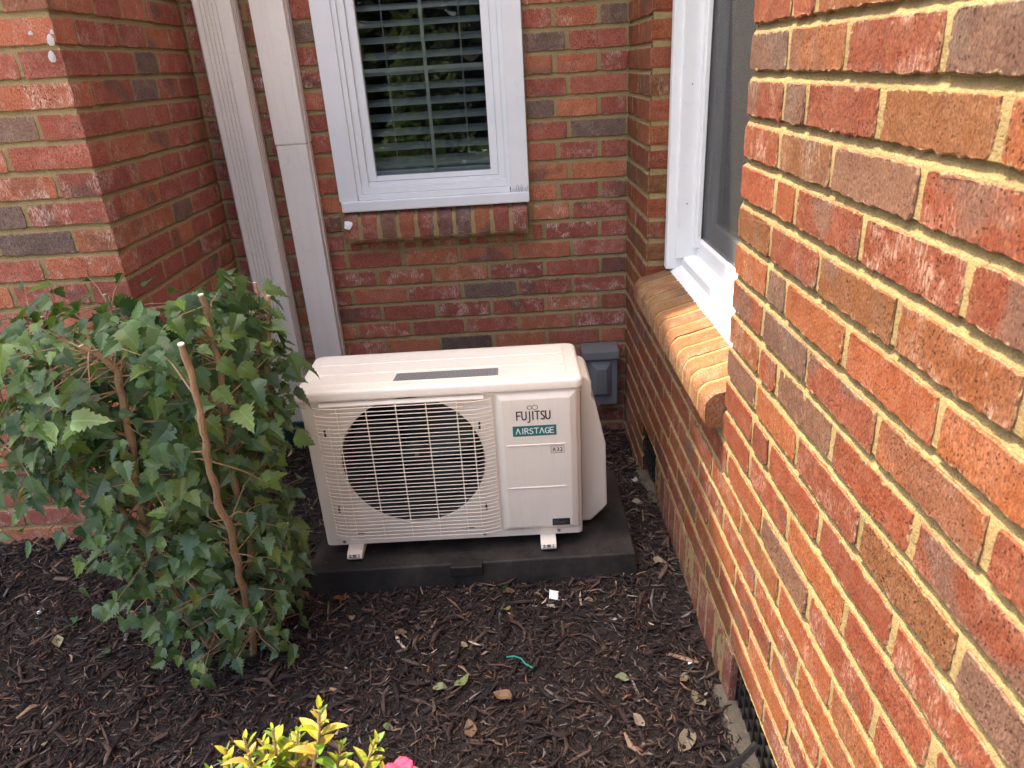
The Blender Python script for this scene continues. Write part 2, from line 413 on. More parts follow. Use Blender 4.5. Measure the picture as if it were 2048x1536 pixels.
def cuts(u0, u1, heads):
    hs = sorted([h for h in heads if u0+.02 < h < u1-.02]); e = [u0]+hs+[u1]
    return list(zip(e[:-1], e[1:]))
TOPROW = 24

# --- back wall: u = x + 1.414, so x = 0 is u = 1.414
bw = thing('brick_wall', 'red brick wall with small window, behind the white air conditioner', 'wall', (-.7, 0, 0))
dk = [(-.0658,1.4483),(-.2869,1.3822),(-.3082,1.1837),(-.1123,1.1221),(-.5117,.5688),(-.6075,.3749),(-1.0455,1.4512)]
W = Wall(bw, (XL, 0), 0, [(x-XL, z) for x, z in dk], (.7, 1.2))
U = lambda x: x-XL
for r in range(-1, TOPROW+8):
    z0, z1 = r*CH, (r+1)*CH; join = r > TOPROW; odd = r % 2
    base = [U(-BL*(k+(.5 if odd else 0))) for k in range(0, 9)]
    if r <= 10: segs = cuts(0, U(0), base)
    elif r <= 12:
        segs = [s_ for s_ in cuts(0, U(-1.012), base)] + (cuts(U(-.343), U(0), [U(-.1016), U(-.3)]) if odd else cuts(U(-.343), U(0), [U(-BL)]))
    else:
        segs = cuts(0, U(-1.0), [U(-1.11), U(-1.316)] if odd else [U(-1.218)])
        segs += cuts(U(-.349), U(0), [U(-.1016), U(-.245)] if odd else [U(-BL)])
    for a, b in segs:
        W.brick(a, b, z0, z1, join=join, gr=.009 if b > U(-.01) else .0058)
# the thin cut pieces under the sill
for k in range(10):
    x0 = -1.003 + k*.0648
    W.brick(U(x0), U(x0+.0648)-.012, .7415, .7415+.034+.003*(k < 3), D=.05)
W.mortar([(-.01, U(.0), -.08, .80), (-.01, U(-1.0), .80, 2.75), (U(-.352), U(0), .80, 2.75), (U(-1.0), U(-.352), .80, .888)])
W.finish()

# --- pier: return (faces +x) and front (faces the camera)
pw = thing('brick_wall', 'projecting red brick corner behind the green shrub', 'wall', (XL, YF, 0))
PR = Wall(pw, (XL, YF), R(90), [(y-YF, z) for y, z in ((-.3115,.9754),(-.3246,1.3895),(-.2909,1.2969))], (.3, 1))
PF = Wall(pw, (XL-1.6, YF), 0, [(x-XL+1.6, z) for x, z in ((-1.5684,1.2577),(-1.459,1.2559),(-1.6621,1.0482),(-1.6113,.9824),(-1.451,1.5063))], (.8, 1.2), tone=1.5)  # front bricks coloured lighter, standing in for the open skylight on this face
for r in range(-1, TOPROW+4):
    z0, z1 = r*CH, (r+1)*CH; join = r > TOPROW; odd = r % 2
    h = [.087,.295,.445,.593] if odd else [.205,.345,.484,.697]
    for a, b in cuts(0, .732, h):
        if a == 0 and odd: continue
        PR.brick(a, b, z0, z1, D=.098 if a == 0 else .07, gl=0 if a == 0 else .0058, join=join, gr=.009 if b > .73 else .005)
    hf = [1.6-.2032*k for k in range(1, 8)] if odd else [1.6-.1016-.2032*k for k in range(0, 8)]
    for a, b in cuts(0, 1.6, hf):
        if b == 1.6 and not odd: continue
        PF.brick(a, b, z0, z1, D=.082 if b == 1.6 else .07, gr=0 if b == 1.6 else .0058, join=join)
PR.mortar([(.0034, .735, -.08, 3.9)]); PF.mortar([(0, 1.5966, -.08, 1.9)])
PR.finish(); PF.finish()
for px, pz, sx, sz in ((-.012,1.4355,.009,.016),(-.020,1.402,.009,.016),(-.052,1.452,.006,.006),(-.004,1.452,.004,.006)):
    mb = MB(); n = 10
    for k in range(6):
        a = math.pi*k/5
        for i in range(n):
            mb.v.append((px+sx*math.sin(a)*math.cos(2*math.pi*i/n)*.8, -.002-.005*math.sin(a)*abs(math.sin(math.pi*i/n)), pz+sz*math.cos(a)*.8-.003*math.sin(a)))
    mb.f = [(k*n+i, k*n+(i+1) % n, (k+1)*n+(i+1) % n, (k+1)*n+i) for k in range(5) for i in range(n)]; mb.m = [0]*len(mb.f)
    mb.build('caulk_blob', M['caulk'], pw, smooth=True)

# --- right wall: u = -y, faces -x
rw = thing('brick_wall', 'sunlit red brick wall with deep window opening along the bed', 'wall', (XR, -1.2, 0))
dk = [(-1.3137,1.3204),(-1.4531,1.2488),(-1.7121,1.1851),(-1.8625,1.3229),(-1.4837,.9836),(-1.5255,.939),(-1.3453,.7491),(-1.6275,.8462),(-1.6295,.5949),(-2.0633,.7976)]
RW = Wall(rw, (XR, 0), R(-90), [(-y, z) for y, z in dk], (.1, .5), fine=True, warm=1.10, tone=.70)  # same house brick, coloured darker and warmer here to temper the sunlight
OD = [.1808+.2032*k for k in range(0, 13)]; EV = [.0792+.2032*k for k in range(0, 14)]
OP0, OP1, UEND = .397, 1.252, 2.75
for r in range(-1, TOPROW+8):
    z0, z1 = r*CH, (r+1)*CH; odd = r % 2; hd = OD if odd else EV
    if r < 3: segs = cuts(0, .395, [.2] if odd else [.1,.3])
    elif r < 9: segs = cuts(0, UEND, hd)
    else:
        segs = cuts(0, .2, [.1] if odd else []) + [(.2, OP0), (OP1, 1.418)] + cuts(1.418, UEND, [h for h in hd if h > 1.44])
    for a, b in segs:
        jam = r >= 9 and b == OP0; jn = r >= 9 and a == OP1
        RW.brick(a, b, z0, z1, D=.10 if jam or jn else .07, gl=0 if jn else .008 if a < .01 else .0058, gr=0 if jam else .0058, join=(r > TOPROW-2 or a > 2.25))
# soldier bricks above the mulch, between the two vent openings
u = .622
while u < 1.40:
    w = .0677
    me = brick_mesh(round(w-.0135, 3), .191, .085 if u > 1.33 else .07, random.randrange(4), True)
    o = bpy.data.objects.new('brick', me); link(o, rw); o.location = RW.world(u+.0068, .0+random.uniform(-.001,.001), .006) - rw.location; o.rotation_euler = (0,0,R(-90))
    c = random.choice(REDS); o.color = (c[0]*.95, c[1]*.95, c[2]*.9, .5); u += w
RW.mortar([(0, .395, -.08, .203), (.62, 1.412, -.08, .197, 1), (0, UEND, .197, .612), (0, OP0-.006, .612, 2.75), (OP1+.006, UEND, .612, 2.75), (OP0-.006, OP1+.006, .612, .66)], .0024, .0088, .0075)
RW.finish()
# mortar returning into the jambs of the opening, and the wall's inner leaf
mb = MB()
for y in (-OP0+.0062, -OP1-.0062):
    mb.box((XR+.006, y-.002, .64), (XR+.13, y+.002, 2.2))
mb.box((XR+.10, -.40, .0), (XR+.14, 0, 2.2)); mb.box((XR+.10, -2.75, .0), (XR+.14, -1.25, 2.2)); mb.box((XR+.10, -1.25, .0), (XR+.14, -.40, .60))
mb.v = [rel(v, rw) for v in mb.v]
mb.build('jamb_mortar', M['mortar'], rw)

# ------------------------------------------------------------------ rowlock sills
def bullnose(depth, h, slope, n=7):
    """profile (d, z): d=0 at the back, -depth at the nose; z=0 is the nose's lower edge"""
    r = h*.42; pts = [(0, h+slope), (-depth+r, h)]
    for k in range(1, n): a = math.pi/2*k/(n-1); pts.append((-depth+r-r*math.sin(a), h-r+r*math.cos(a)))
    pts += [(-depth, .016), (-depth+.004, .012), (-depth+.006, .002), (-depth+.012, 0), (0, 0)]
    return pts
def sill_bricks(root, place, n, pitch, prof, zb, colors, lime=.6):
    me_list = []
    for v in range(3):
        rr = random.Random(v); mb = MB(); cols = []
        for k in range(8):
            x = .0060+(pitch-.012)*k/7 + (rr.uniform(-.0008,.0008))
            e = 1 if k in (0, 7) else 0
            cols.append([(x, d+e*.0022+rr.uniform(-.0011,.0011), z-e*.0020*(z > .01)+rr.uniform(-.0008,.0008)*(z > .02)) for d, z in prof])
        P = len(prof)
        mb.add([q for c in cols for q in c], [(k*P+i, k*P+(i+1) % P, (k+1)*P+(i+1) % P, (k+1)*P+i) for k in range(7) for i in range(P)] + [tuple(range(P)), tuple(range(7*P, 8*P))[::-1]])
        me_list.append(mb.mesh('sill_brick', M['sillbrick'], smooth=True))
    out = []
    for k in range(n):
        o = link(bpy.data.objects.new('sill_brick', me_list[k % 3]), root); p, a = place(k*pitch)
        o.location = Vector((p[0], p[1], zb+random.uniform(-.001,.001))) - root.location; o.rotation_euler = (0, 0, a)
        c = colors(k); o.color = (*c, lime*random.random()); out.append(o)
    # mortar bed following the same profile a little lower
    mb = MB(); q = [(d+(.0022 if d < 0 else 0), z-.0042 if z > .01 else z+.002) for d, z in prof]
    nn = n*5; a0 = place(0)[1]; rot = Matrix.Rotation(a0, 3, 'Z'); P = len(q); vs = []
    for k in range(nn+1):
        p, _ = place(.008+(n*pitch-.016)*k/nn)
        for d, z in q:
            jt = .0012*noise.noise((k*.9, d*60, z*60)); w = rot @ Vector((0, d-jt*(d < 0), 0)); vs.append((p[0]+w.x-root.location.x, p[1]+w.y-root.location.y, zb+z+jt))
    mb.add(vs, [(k*P+i, k*P+(i+1) % P, (k+1)*P+(i+1) % P, (k+1)*P+i) for k in range(nn) for i in range(P)] + [tuple(range(P)), tuple(range(nn*P, nn*P+P))[::-1]])
    mb.build('sill_mortar', M['mortar'], root, smooth=True)
    return out
dset = {2: (.21,.095,.065), 5: (.17,.075,.058), 6: (.16,.085,.065)}
bs = sill_bricks(bw, lambda t: ((-1.005+t, 0), 0), 10, .0654, bullnose(.060, .092, .012), .787, lambda k: dset.get(k, random.choice(REDS)))
mb = MB()    # dab of white paint on the leftmost sill brick
for k in range(14): a = 2*math.pi*k/14; rr_ = random.uniform(.75,1.1); mb.v.append((-.978+.7+.016*rr_*math.cos(a), -.0625+.004*math.sin(a), .853+.017*rr_*math.sin(a)))
mb.v.append((-.978+.7, -.0665, .853)); mb.f = [(k, (k+1) % 14, 14) for k in range(14)]; mb.m = [0]*14
mb.build('paint_dab', M['caulk'], bw, smooth=True)
sill_bricks(rw, lambda t: ((XR+.066, -.392-t), R(-90)), 13, .0662, bullnose(.104, .080, .020), .630, lambda k: (.29*random.uniform(.85,1.1), .125*random.uniform(.9,1.1), .050))

# ------------------------------------------------------------------ foundation vents and footing (right wall)
ft = MB()
for y0, y1 in ((-.66,-.385), (-2.75,-1.385)):
    n = 40; vs = []
    for k in range(n+1):
        y = y0+(y1-y0)*k/n; e = .010*noise.noise((y*14, .3, 0)); g = gz(-.1, y)
        vs += [(-.046+e, y, g-.12), (-.036+e, y, g-.004+.010*noise.noise((y*30,1,2))), (-.022, y, g+.010+.006*noise.noise((y*25,5,2))), (.03, y, g+.008), (.03, y, g-.12)]
    ft.add(vs, [(k*5+i, k*5+i+1, (k+1)*5+i+1, (k+1)*5+i) for k in range(n) for i in range(4)])
structure(ft.build('concrete_footing', M['concrete'], smooth=True))
def vent(label, y0, y1, z0, z1):
    t = thing('foundation_vent', label, 'vent', (XR+.014, (y0+y1)/2, z0)); L = t.location
    fr = MB(); w = .012
    x0, x1 = .0, .012
    hy = (y1-y0)/2; h = z1-z0
    fr.box((x0,-hy,0), (x1,hy,w)); fr.box((x0,-hy,h-w), (x1,hy,h)); fr.box((x0,-hy,w), (x1,-hy+w,h-w)); fr.box((x0,hy-w,w), (x1,hy,h-w))
    fr.build('frame', M['pad'], t)
    g = MB(); n = int((y1-y0)/.028)
    for k in range(1, n): y = -hy+2*hy*k/n; g.box((x0+.002,y-.004,w), (x1-.002,y+.004,h-w))
    for k in range(1, 5): z = h*k/5; g.box((x0+.0035,-hy+w,z-.004), (x1-.0035,hy-w,z+.004))
    g.build('lattice', M['pad'], t)
    bk = MB(); bk.box((.06,-hy-.02,-.1), (.065,hy+.02,h+.02)); bk.build('back_plate', M['dark'], t)
vent('black vent grille at the wall foot behind the air conditioner pad', -.618, -.398, .03, .20)
vent('long black lattice vent under the sunlit wall near the camera', -2.3, -1.415, .03, .20)
st = thing('plastic_strip', 'bent black plastic strip leaning on the near foundation vent', 'strip', (-.045, -1.62, .06))
mb = MB(); mb.tube([(-.085,-.005,.01),(-.04,0,.045),(0,0,.075),(.03,.01,.105)], .007, 5); mb.build('strip', M['pad'], st)

# ------------------------------------------------------------------ windows
def window_back():
    t = thing('window', 'small white vinyl window above the air conditioner', 'window', (-.676, 0, .89)); o = t.location
    def P(name, boxes, m, parent=None, **k):
        mb = MB()
        for a, b in boxes: mb.box(rel(a, o), rel(b, o))
        return mb.build(name, m, parent or t, **k)
    TOP = 2.15
    ca = P('casing', [((-1.005,-.024,.925),(-.940,.05,TOP)), ((-.410,-.024,.925),(-.347,.05,TOP)), ((-.940,-.024,TOP-.06),(-.410,.05,TOP))], M['vinyl'], bevel=.003)
    P('casing_lip', [((-.941,-.012,.94),(-.925,.05,TOP-.06)), ((-.425,-.012,.94),(-.409,.05,TOP-.06))], M['vinyl'], ca, bevel=.002)
    # caulk smear at the right foot of the casing
    P('sill_nose', [((-.999,-.034,.890),(-.347,.05,.926))], M['vinyl'], bevel=.006, segs=3)
    P('sill_step', [((-.938,-.020,.926),(-.412,.05,.944)), ((-.93,-.006,.944),(-.42,.05,.968))], M['vinyl'], bevel=.003)
    fr = P('frame', [((-.925,.0,.944),(-.902,.07,TOP-.06)), ((-.448,.0,.944),(-.425,.07,TOP-.06)), ((-.903,.008,.944),(-.447,.07,.982))], M['vinyl'], bevel=.002)
    sa = P('sash', [((-.902,.016,.983),(-.874,.05,TOP-.08)), ((-.476,.016,.983),(-.4485,.05,TOP-.08)), ((-.874,.018,.983),(-.476,.05,.9995)), ((-.874,.018,1.62),(-.476,.05,1.66))], M['vinyl'], bevel=.002)
    P('pane', [((-.876,.030,.995),(-.474,.033,1.625))], M['glass'], sa)
    P('muntin', [((-.668-.0055,.036,1.0),(-.668+.0055,.042,1.622))], M['blind'], sa)
    P('muntin', [((-.876,.0365,1.327),(-.474,.0425,1.339))], M['blind'], sa)
    P('inner_stool', [((-.90,.052,.985),(-.45,.16,1.012))], M['vinyl'], t)
    for k in range(9):   # grey caulk smears
        mb = MB(); x = -.405+k*.006+random.uniform(-.002,.002); h = random.uniform(.008,.026)
        mb.tube([rel((x,-.0245,.927), o), rel((x+.003,-.0262,.927+h*.6), o), rel((x+random.uniform(-.004,.006),-.0242,.927+h), o)], [.0016,.0013,.0004], 5)
        mb.build('caulk_smear', M['greycaulk'], ca, smooth=True)
    return t
M['greycaulk'] = plain('grey_caulk', (.42,.41,.38), .8, .2)
window_back()
bl = thing('window_blind', 'open slatted blind hanging inside the small window', 'blind', (-.676, .115, 1.02))
sm = MB(); sm.add([(-.215,-.024,-.004),(.215,-.024,-.004),(.215,-.010,.0012),(-.215,-.010,.0012),(-.215,.010,.0025),(.215,.010,.0025),(.215,.024,.0),(-.215,.024,.0),
                   (-.215,-.024,-.0065),(.215,-.024,-.0065),(.215,.024,-.0025),(-.215,.024,-.0025)],
                  [(0,1,2,3),(3,2,5,4),(4,5,6,7),(8,11,10,9),(0,8,9,1),(7,6,10,11),(0,3,4,7,11,8),(1,9,10,6,5,2)])
slat = sm.mesh('slat', M['blind'])
for k in range(22):
    o = link(bpy.data.objects.new('slat', slat), bl); o.location = (random.uniform(-.001,.001), 0, .020+k*.0485); o.rotation_euler = (R(20+random.uniform(-2,2)), 0, 0)
for x in (-.125,-.128,.125,.128):
    mb = MB(); mb.tube([(x,-.027,.0),(x+.001,-.027,1.1)], .0009, 5); mb.build('cord', M['blind'], bl)
mb = MB(); mb.box((-.215,-.025,-.006),(.215,.025,.008)); mb.build('bottom_rail', M['blind'], bl, bevel=.002)

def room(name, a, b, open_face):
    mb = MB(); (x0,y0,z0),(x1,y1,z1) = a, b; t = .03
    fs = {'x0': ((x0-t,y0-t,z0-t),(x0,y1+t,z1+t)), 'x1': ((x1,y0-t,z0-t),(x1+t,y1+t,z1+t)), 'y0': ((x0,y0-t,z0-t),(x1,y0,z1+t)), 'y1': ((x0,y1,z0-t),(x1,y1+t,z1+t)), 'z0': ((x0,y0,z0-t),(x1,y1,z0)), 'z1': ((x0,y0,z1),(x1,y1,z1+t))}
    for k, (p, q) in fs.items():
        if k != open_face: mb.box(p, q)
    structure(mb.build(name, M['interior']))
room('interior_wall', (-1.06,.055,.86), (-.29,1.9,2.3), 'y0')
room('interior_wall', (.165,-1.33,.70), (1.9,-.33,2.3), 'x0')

def window_right():
    t = thing('window', 'deep white vinyl window with insect screen in the right brick wall', 'window', (.06, -.82, .72)); o = t.location; TOP = 2.15
    Y0, Y1 = -1.250, -.399
    def pr(name, poly, y0, y1, m, parent=None, **k):
        mb = MB(); mb.prism([(x-o.x, z-o.z) for x, z in poly], 1, y0-o.y, y1-o.y); return mb.build(name, m, parent or t, **k)
    def bx(name, boxes, m, parent=None, **k):
        mb = MB()
        for a, b in boxes: mb.box(rel(a, o), rel(b, o))
        return mb.build(name, m, parent or t, **k)
    si = pr('sill_nose', [(.056,.712),(.056,.7225),(.080,.742),(.092,.747),(.092,.70),(.07,.70)], Y0, Y1, M['vinyl'], bevel=.0015)
    pr('sill', [(.0925,.700),(.0925,.768),(.098,.773),(.132,.779),(.132,.800),(.160,.800),(.160,.70)], Y0, Y1, M['vinyl'], bevel=.002)
    pr('sash_rail', [(.1325,.800),(.1325,.822),(.139,.830),(.158,.830),(.158,.801)], Y0+.03, Y1-.046, M['vinyl'], bevel=.0015)
    # far jamb: casing, liner, screen stop
    ca = bx('casing', [((.046,Y1-.030,.735),(.10,Y1,TOP)), ((.046,Y0,.735),(.10,Y0+.030,TOP))], M['vinyl'], bevel=.003)
    bx('jamb_liner', [((.0705,Y1-.042,.770),(.160,Y1-.003,TOP)), ((.0705,Y0+.003,.770),(.160,Y0+.042,TOP))], M['vinyl'], bevel=.002)
    bx('screen_stop', [((.118,Y1-.060,.802),(.134,Y1-.041,TOP)), ((.126,Y1-.068,.804),(.137,Y1-.059,TOP)), ((.118,Y0+.041,.802),(.134,Y0+.060,TOP))], M['vinyl'], bevel=.0015)
    for z in (.93, 1.25):
        mb = MB(); mb.tube([rel((.098,Y1-.0415,z), o), rel((.098,Y1-.0435,z), o)], .0022, 8); mb.build('screw', M['screw'], ca)
    bx('screen', [((.140,Y0+.05,.826),(.1408,Y1-.058,TOP))], M['screen'])
    sa = bx('sash', [((.150,Y1-.125,.83),(.180,Y1-.085,TOP)), ((.150,Y0+.05,.83),(.180,Y0+.09,TOP)), ((.150,Y0+.09,.83),(.180,Y1-.125,.885)), ((.150,Y0+.09,1.47),(.180,Y1-.125,1.51)), ((.148,Y1-.085,.83),(.19,Y1-.04,TOP))], M['vinyl'], bevel=.002)
    bx('pane', [((.164,Y0+.088,.88),(.168,Y1-.123,1.475))], M['glass'], sa)
    bx('muntin', [((.1695,-.822,.88),(.1745,-.808,1.47))], M['blind'], sa); bx('muntin', [((.170,Y0+.09,1.17),(.1750,Y1-.125,1.184))], M['blind'], sa)
window_right()

# ------------------------------------------------------------------ downspouts
def downspout_corrugated():
    t = thing('downspout', 'ribbed off-white downspout in the inner corner by the brick pier', 'downspout', (-1.28, -.045, .1))
    x0, x1, y0, y1 = -1.345, -1.228, -.085, -.010; mb = MB(); o = t.location
    pts = []     # plan outline, ribs on the front face
    pts += [(x0, y1), (x0, y0+.006), (x0+.006, y0)]
    n = 5
    for k in range(n):
        c = x0+.026+k*.0125
        pts += [(c-.0042, y0), (c-.0024, y0+.0075), (c+.0024, y0+.0075), (c+.0042, y0)]
    pts += [(x1-.006, y0), (x1, y0+.006)]
    for k in range(3):
        c = y0+.022+k*.016; pts += [(x1, c-.004), (x1-.003, c-.002), (x1-.003, c+.002), (x1, c+.004)]
    pts += [(x1, y1)]
    mb.prism([(x-o.x, y-o.y) for x, y in pts], 2, .115-o.z, 3.0-o.z); mb.build('pipe', M['spout'], t)
    el = MB(); el.box(rel((x0-.006,y0-.008,.03), o), rel((x1+.006,y1,.118), o)); el.build('drain_adapter', M['drain'], t, bevel=.006)
    for z in (1.9,):
        s = MB(); s.box(rel((x0-.003,y0-.003,z), o), rel((x1+.003,0,z+.03), o)); s.build('strap', M['spout'], t)
def downspout_plain():
    t = thing('downspout', 'smooth off-white box duct running down beside the small window', 'downspout', (-1.12, -.04, .06))
    o = t.location; x0, x1, y0 = -1.172, -1.072, -.078
    a = MB(); a.box(rel((x0,y0,.05), o), rel((x1,-.006,1.128), o)); a.build('lower_duct', M['spout'], t, bevel=.005)
    b = MB(); b.box(rel((x0-.002,y0-.0025,1.128), o), rel((x1+.002,-.004,3.0), o)); b.build('upper_duct', M['spout'], t, bevel=.005)
    c = MB(); c.box(rel((x1-.004,y0+.030,.05), o), rel((x1+.0035,y0+.036,3.0), o)); c.build('seam', M['spout'], t)
downspout_corrugated(); downspout_plain()

# ------------------------------------------------------------------ electrical box
eb = thing('disconnect_box', 'grey metal electrical disconnect box on the wall behind the air conditioner', 'electrical box', (-.112, 0, .10))
mb = MB(); mb.box((-.056,-.070,.012),(.066,-.004,.205)); mb.build('enclosure', M['greybox'], eb, bevel=.003)
mb = MB(); mb.prism([(-.004,.205),(-.004,.246),(-.030,.246),(-.084,.236),(-.086,.206),(-.078,.204)], 0, -.068, .070); mb.build('hood', M['greybox'], eb, bevel=.003)
mb = MB()
ou = [(-.038,.055),(.046,.055),(.046,.193),(-.038,.193)]; inn = [(-.020,.062),(.026,.062),(.022,.165),(-.012,.165)]
vs = [(x,-.0695,z) for x,z in ou]+[(x,-.086,z) for x,z in inn]
mb.add(vs, [(4,5,6,7)]+[(i,(i+1) % 4,(i+1) % 4+4,i+4) for i in range(4)]); mb.build('raised_panel', M['greybox'], eb, bevel=.003, angle=8, smooth=True)
mb = MB(); mb.tube([(-.006+.007*math.cos(a), -.072, .006+.007*math.sin(a)) for a in [i*math.pi/5 for i in range(11)]], .002, 6); mb.build('lock_ring', M['screw'], eb, smooth=True)

# ------------------------------------------------------------------ equipment pad
pad = thing('equipment_pad', 'black plastic ground pad under the air conditioner', 'pad', (-.57, -.80, .03))
mb = MB(); X0, X1, Y0, Y1 = -.437, .438, -.203, .235; tz = .094; e = .012
mb.add([(X0-e,Y0-e,-.01),(X1+e,Y0-e,-.01),(X1+e,Y1+e,-.01),(X0-e,Y1+e,-.01),(X0,Y0,tz),(X1,Y0+.012,tz),(X1+.004,Y1,tz),(X0,Y1,tz)],
       [(4,5,6,7),(0,1,5,4),(1,2,6,5),(2,3,7,6),(3,0,4,7)])
mb.build('slab', M['pad'], pad, bevel=.006, segs=3, smooth=True)
mb = MB(); mb.box((-.055,Y0-.016,tz-.026),(.030,Y0+.02,tz+.0035)); mb.build('tab', M['pad'], pad, bevel=.003)

# ------------------------------------------------------------------ air conditioner
AC = Vector((-.967, -.93, .155)); ac = thing('air_conditioner', 'ivory outdoor air conditioner unit with round fan on the black pad', 'air conditioner', AC)
Wd, Dp, Hh = .702, .232, .437; FCX, FCZ, FR = .266, .247, .185
def rounded_plan(x0, x1, y0, y1, r, n=5):
    p = []
    for cx, cy, a0 in ((x1-r,y0+r,-90),(x1-r,y1-r,0),(x0+r,y1-r,90),(x0+r,y0+r,180)):
        for k in range(n+1): a = R(a0+90*k/n); p.append((cx+r*math.cos(a), cy+r*math.sin(a)))
    return p
mb = MB(); pl = rounded_plan(0, Wd, 0, Dp, .014); n = len(pl)
vs = [(x,y,0) for x,y in pl]+[(x,y,Hh) for x,y in pl]; fs = [tuple(range(n))[::-1], tuple(range(n,2*n))]
fs += [(i,(i+1) % n,(i+1) % n+n,i+n) for i in range(n-1)]     # the last span, the front, is left open
mb.add(vs, fs)
# front sheet with the round opening and its bell mouth
xa, xb = .014, Wd-.014; NS = 72; ring = []; rect = []
for k in range(NS):
    a = 2*math.pi*k/NS; c, s = math.cos(a), math.sin(a); ring.append((FCX+FR*c, FCZ+FR*s))
    tx = (xb-FCX)/c if c > 1e-9 else (xa-FCX)/c if c < -1e-9 else 1e9; tz_ = (Hh-FCZ)/s if s > 1e-9 else (0-FCZ)/s if s < -1e-9 else 1e9
    tt = min(tx, tz_); rect.append((FCX+tt*c, FCZ+tt*s))
for cx, cz in ((xa,0),(xb,0),(xa,Hh),(xb,Hh)):
    k = min(range(NS), key=lambda q: (rect[q][0]-cx)**2+(rect[q][1]-cz)**2); rect[k] = (cx, cz)
lay = [[(x,0,z) for x,z in rect]]
for q, yy in ((1.016,0),(1.0,.006)): lay.append([(FCX+(x-FCX)*q, yy, FCZ+(z-FCZ)*q) for x,z in ring])
vs = [p for g in lay for p in g]
mb.add(vs, [(g*NS+k, g*NS+(k+1) % NS, (g+1)*NS+(k+1) % NS, (g+1)*NS+k) for g in range(2) for k in range(NS)])
body = mb.build('cabinet', M['ivory'], ac, smooth=True)
mb = MB(); mb.add([(FCX+FR*q_*math.cos(2*math.pi*k/NS), yy, FCZ+FR*q_*math.sin(2*math.pi*k/NS)) for q_, yy in ((1.0,.0062),(.985,.03),(.985,.115)) for k in range(NS)], [(g*NS+k, g*NS+(k+1) % NS, (g+1)*NS+(k+1) % NS, (g+1)*NS+k) for g in range(2) for k in range(NS)])
mb.build('fan_shroud', M['shroud'], ac, smooth=True)
# lid
mb = MB(); lp = rounded_plan(-.008, Wd+.006, -.010, Dp+.006, .020); n = len(lp); lays = []
for off, z in ((.003,.4375),(0,.440),(0,.456),(.0035,.4625),(.010,.4655)):
    lays.append([(x+(off if x < Wd/2 else -off), y+(off if y < Dp/2 else -off), z) for x,y in lp])
mb.add([p for g in lays for p in g], [(g*n+i, g*n+(i+1) % n, (g+1)*n+(i+1) % n, (g+1)*n+i) for g in range(4) for i in range(n)]+[tuple(range(4*n,5*n)), tuple(range(n))[::-1]])
lid = mb.build('lid', M['ivory'], ac, smooth=True)
for y0, y1 in ((.028,.083),(.092,.148),(.157,.212)):    # shallow raised panels pressed in the lid
    mb = MB(); a = rounded_plan(.02, Wd-.03, y0, y1, .012, 3); b = [(x+(.002 if x < Wd/2 else -.002), y+(.002 if y < (y0+y1)/2 else -.002)) for x,y in a]; n = len(a)
    mb.add([(x,y,.4652) for x,y in a]+[(x,y,.4666) for x,y in b], [tuple(range(n,2*n))]+[(i,(i+1) % n,(i+1) % n+n,i+n) for i in range(n)])
    mb.build('pressed_panel', M['ivory'], lid)
mb = MB(); mb.add([(.236,.030,.4672),(.500,.030,.4672),(.500,.077,.4672),(.240,.077,.4672)], [(0,1,2,3)]); mb.build('perforated_strip', M['perf'], lid)
# front top rail over the grille
mb = MB(); mb.prism([(-.012,.424),(-.006,.432),(0,.432),(0,.420),(-.010,.421)], 0, .050, .462); mb.build('grille_rail', M['ivory'], ac, bevel=.0015)
# service panel
mb = MB()
o4 = [(.488,.020),(.694,.020),(.694,.433),(.488,.433)]; i4 = [(.504,.036),(.674,.036),(.674,.416),(.504,.416)]
m4 = [(.492,.024),(.690,.024),(.690,.429),(.492,.429)]
mb.add([(x,0,z) for x,z in o4]+[(x,-.006,z) for x,z in m4]+[(x,-.013,z) for x,z in i4], [(8,9,10,11)]+[(g*4+i,g*4+(i+1) % 4,g*4+4+(i+1) % 4,g*4+4+i) for g in (0,1) for i in range(4)])
sp = mb.build('service_panel', M['ivory'], ac, bevel=.003, segs=3, angle=12, smooth=True)
for z in (.287,.160):
    mb = MB(); mb.prism([(-.0128,z-.0035),(-.0148,z-.0012),(-.0148,z+.0012),(-.0128,z+.0022)], 0, .510, .660); mb.build('crease', M['ivory'], sp, bevel=.0008)
# fan inside
fan = MB(); fan.tube([(FCX,.075,FCZ),(FCX,.045,FCZ),(FCX,.040,FCZ)], [.040,.040,.030], 20); fo = fan.build('fan', M['blade'], ac, smooth=True)
for k in range(3):
    a0 = R(35+120*k); mb = MB(); vs = []
    for i in range(8):
        r_ = .036+.132*i/7; sw = .35*(i/7); wd = .55+.45*math.sin(math.pi*(.2+.6*i/7))
        for j in range(7):
            a = a0+sw+wd*(j/6-.5)*1.6; vs.append((FCX+r_*math.cos(a), .060+.045*(j/6-.5)+.004*math.sin(j), FCZ+r_*math.sin(a)))
    mb.add(vs, [(i*7+j,i*7+j+1,(i+1)*7+j+1,(i+1)*7+j) for i in range(7) for j in range(6)]); mb.build('blade', M['blade'], fo, smooth=True)
mb = MB(); mb.tube([(FCX+.005,.0385,FCZ),(FCX+.005,.036,FCZ)], .006, 8); mb.build('hub_bolt', M['screw'], fo)
mb = MB(); mb.box((FCX-.2,.118,.03),(FCX+.2,.122,.43)); mb.box((FCX-.03,.075,.03),(FCX+.03,.10,.43)); mb.build('coil', M['dark'], ac)
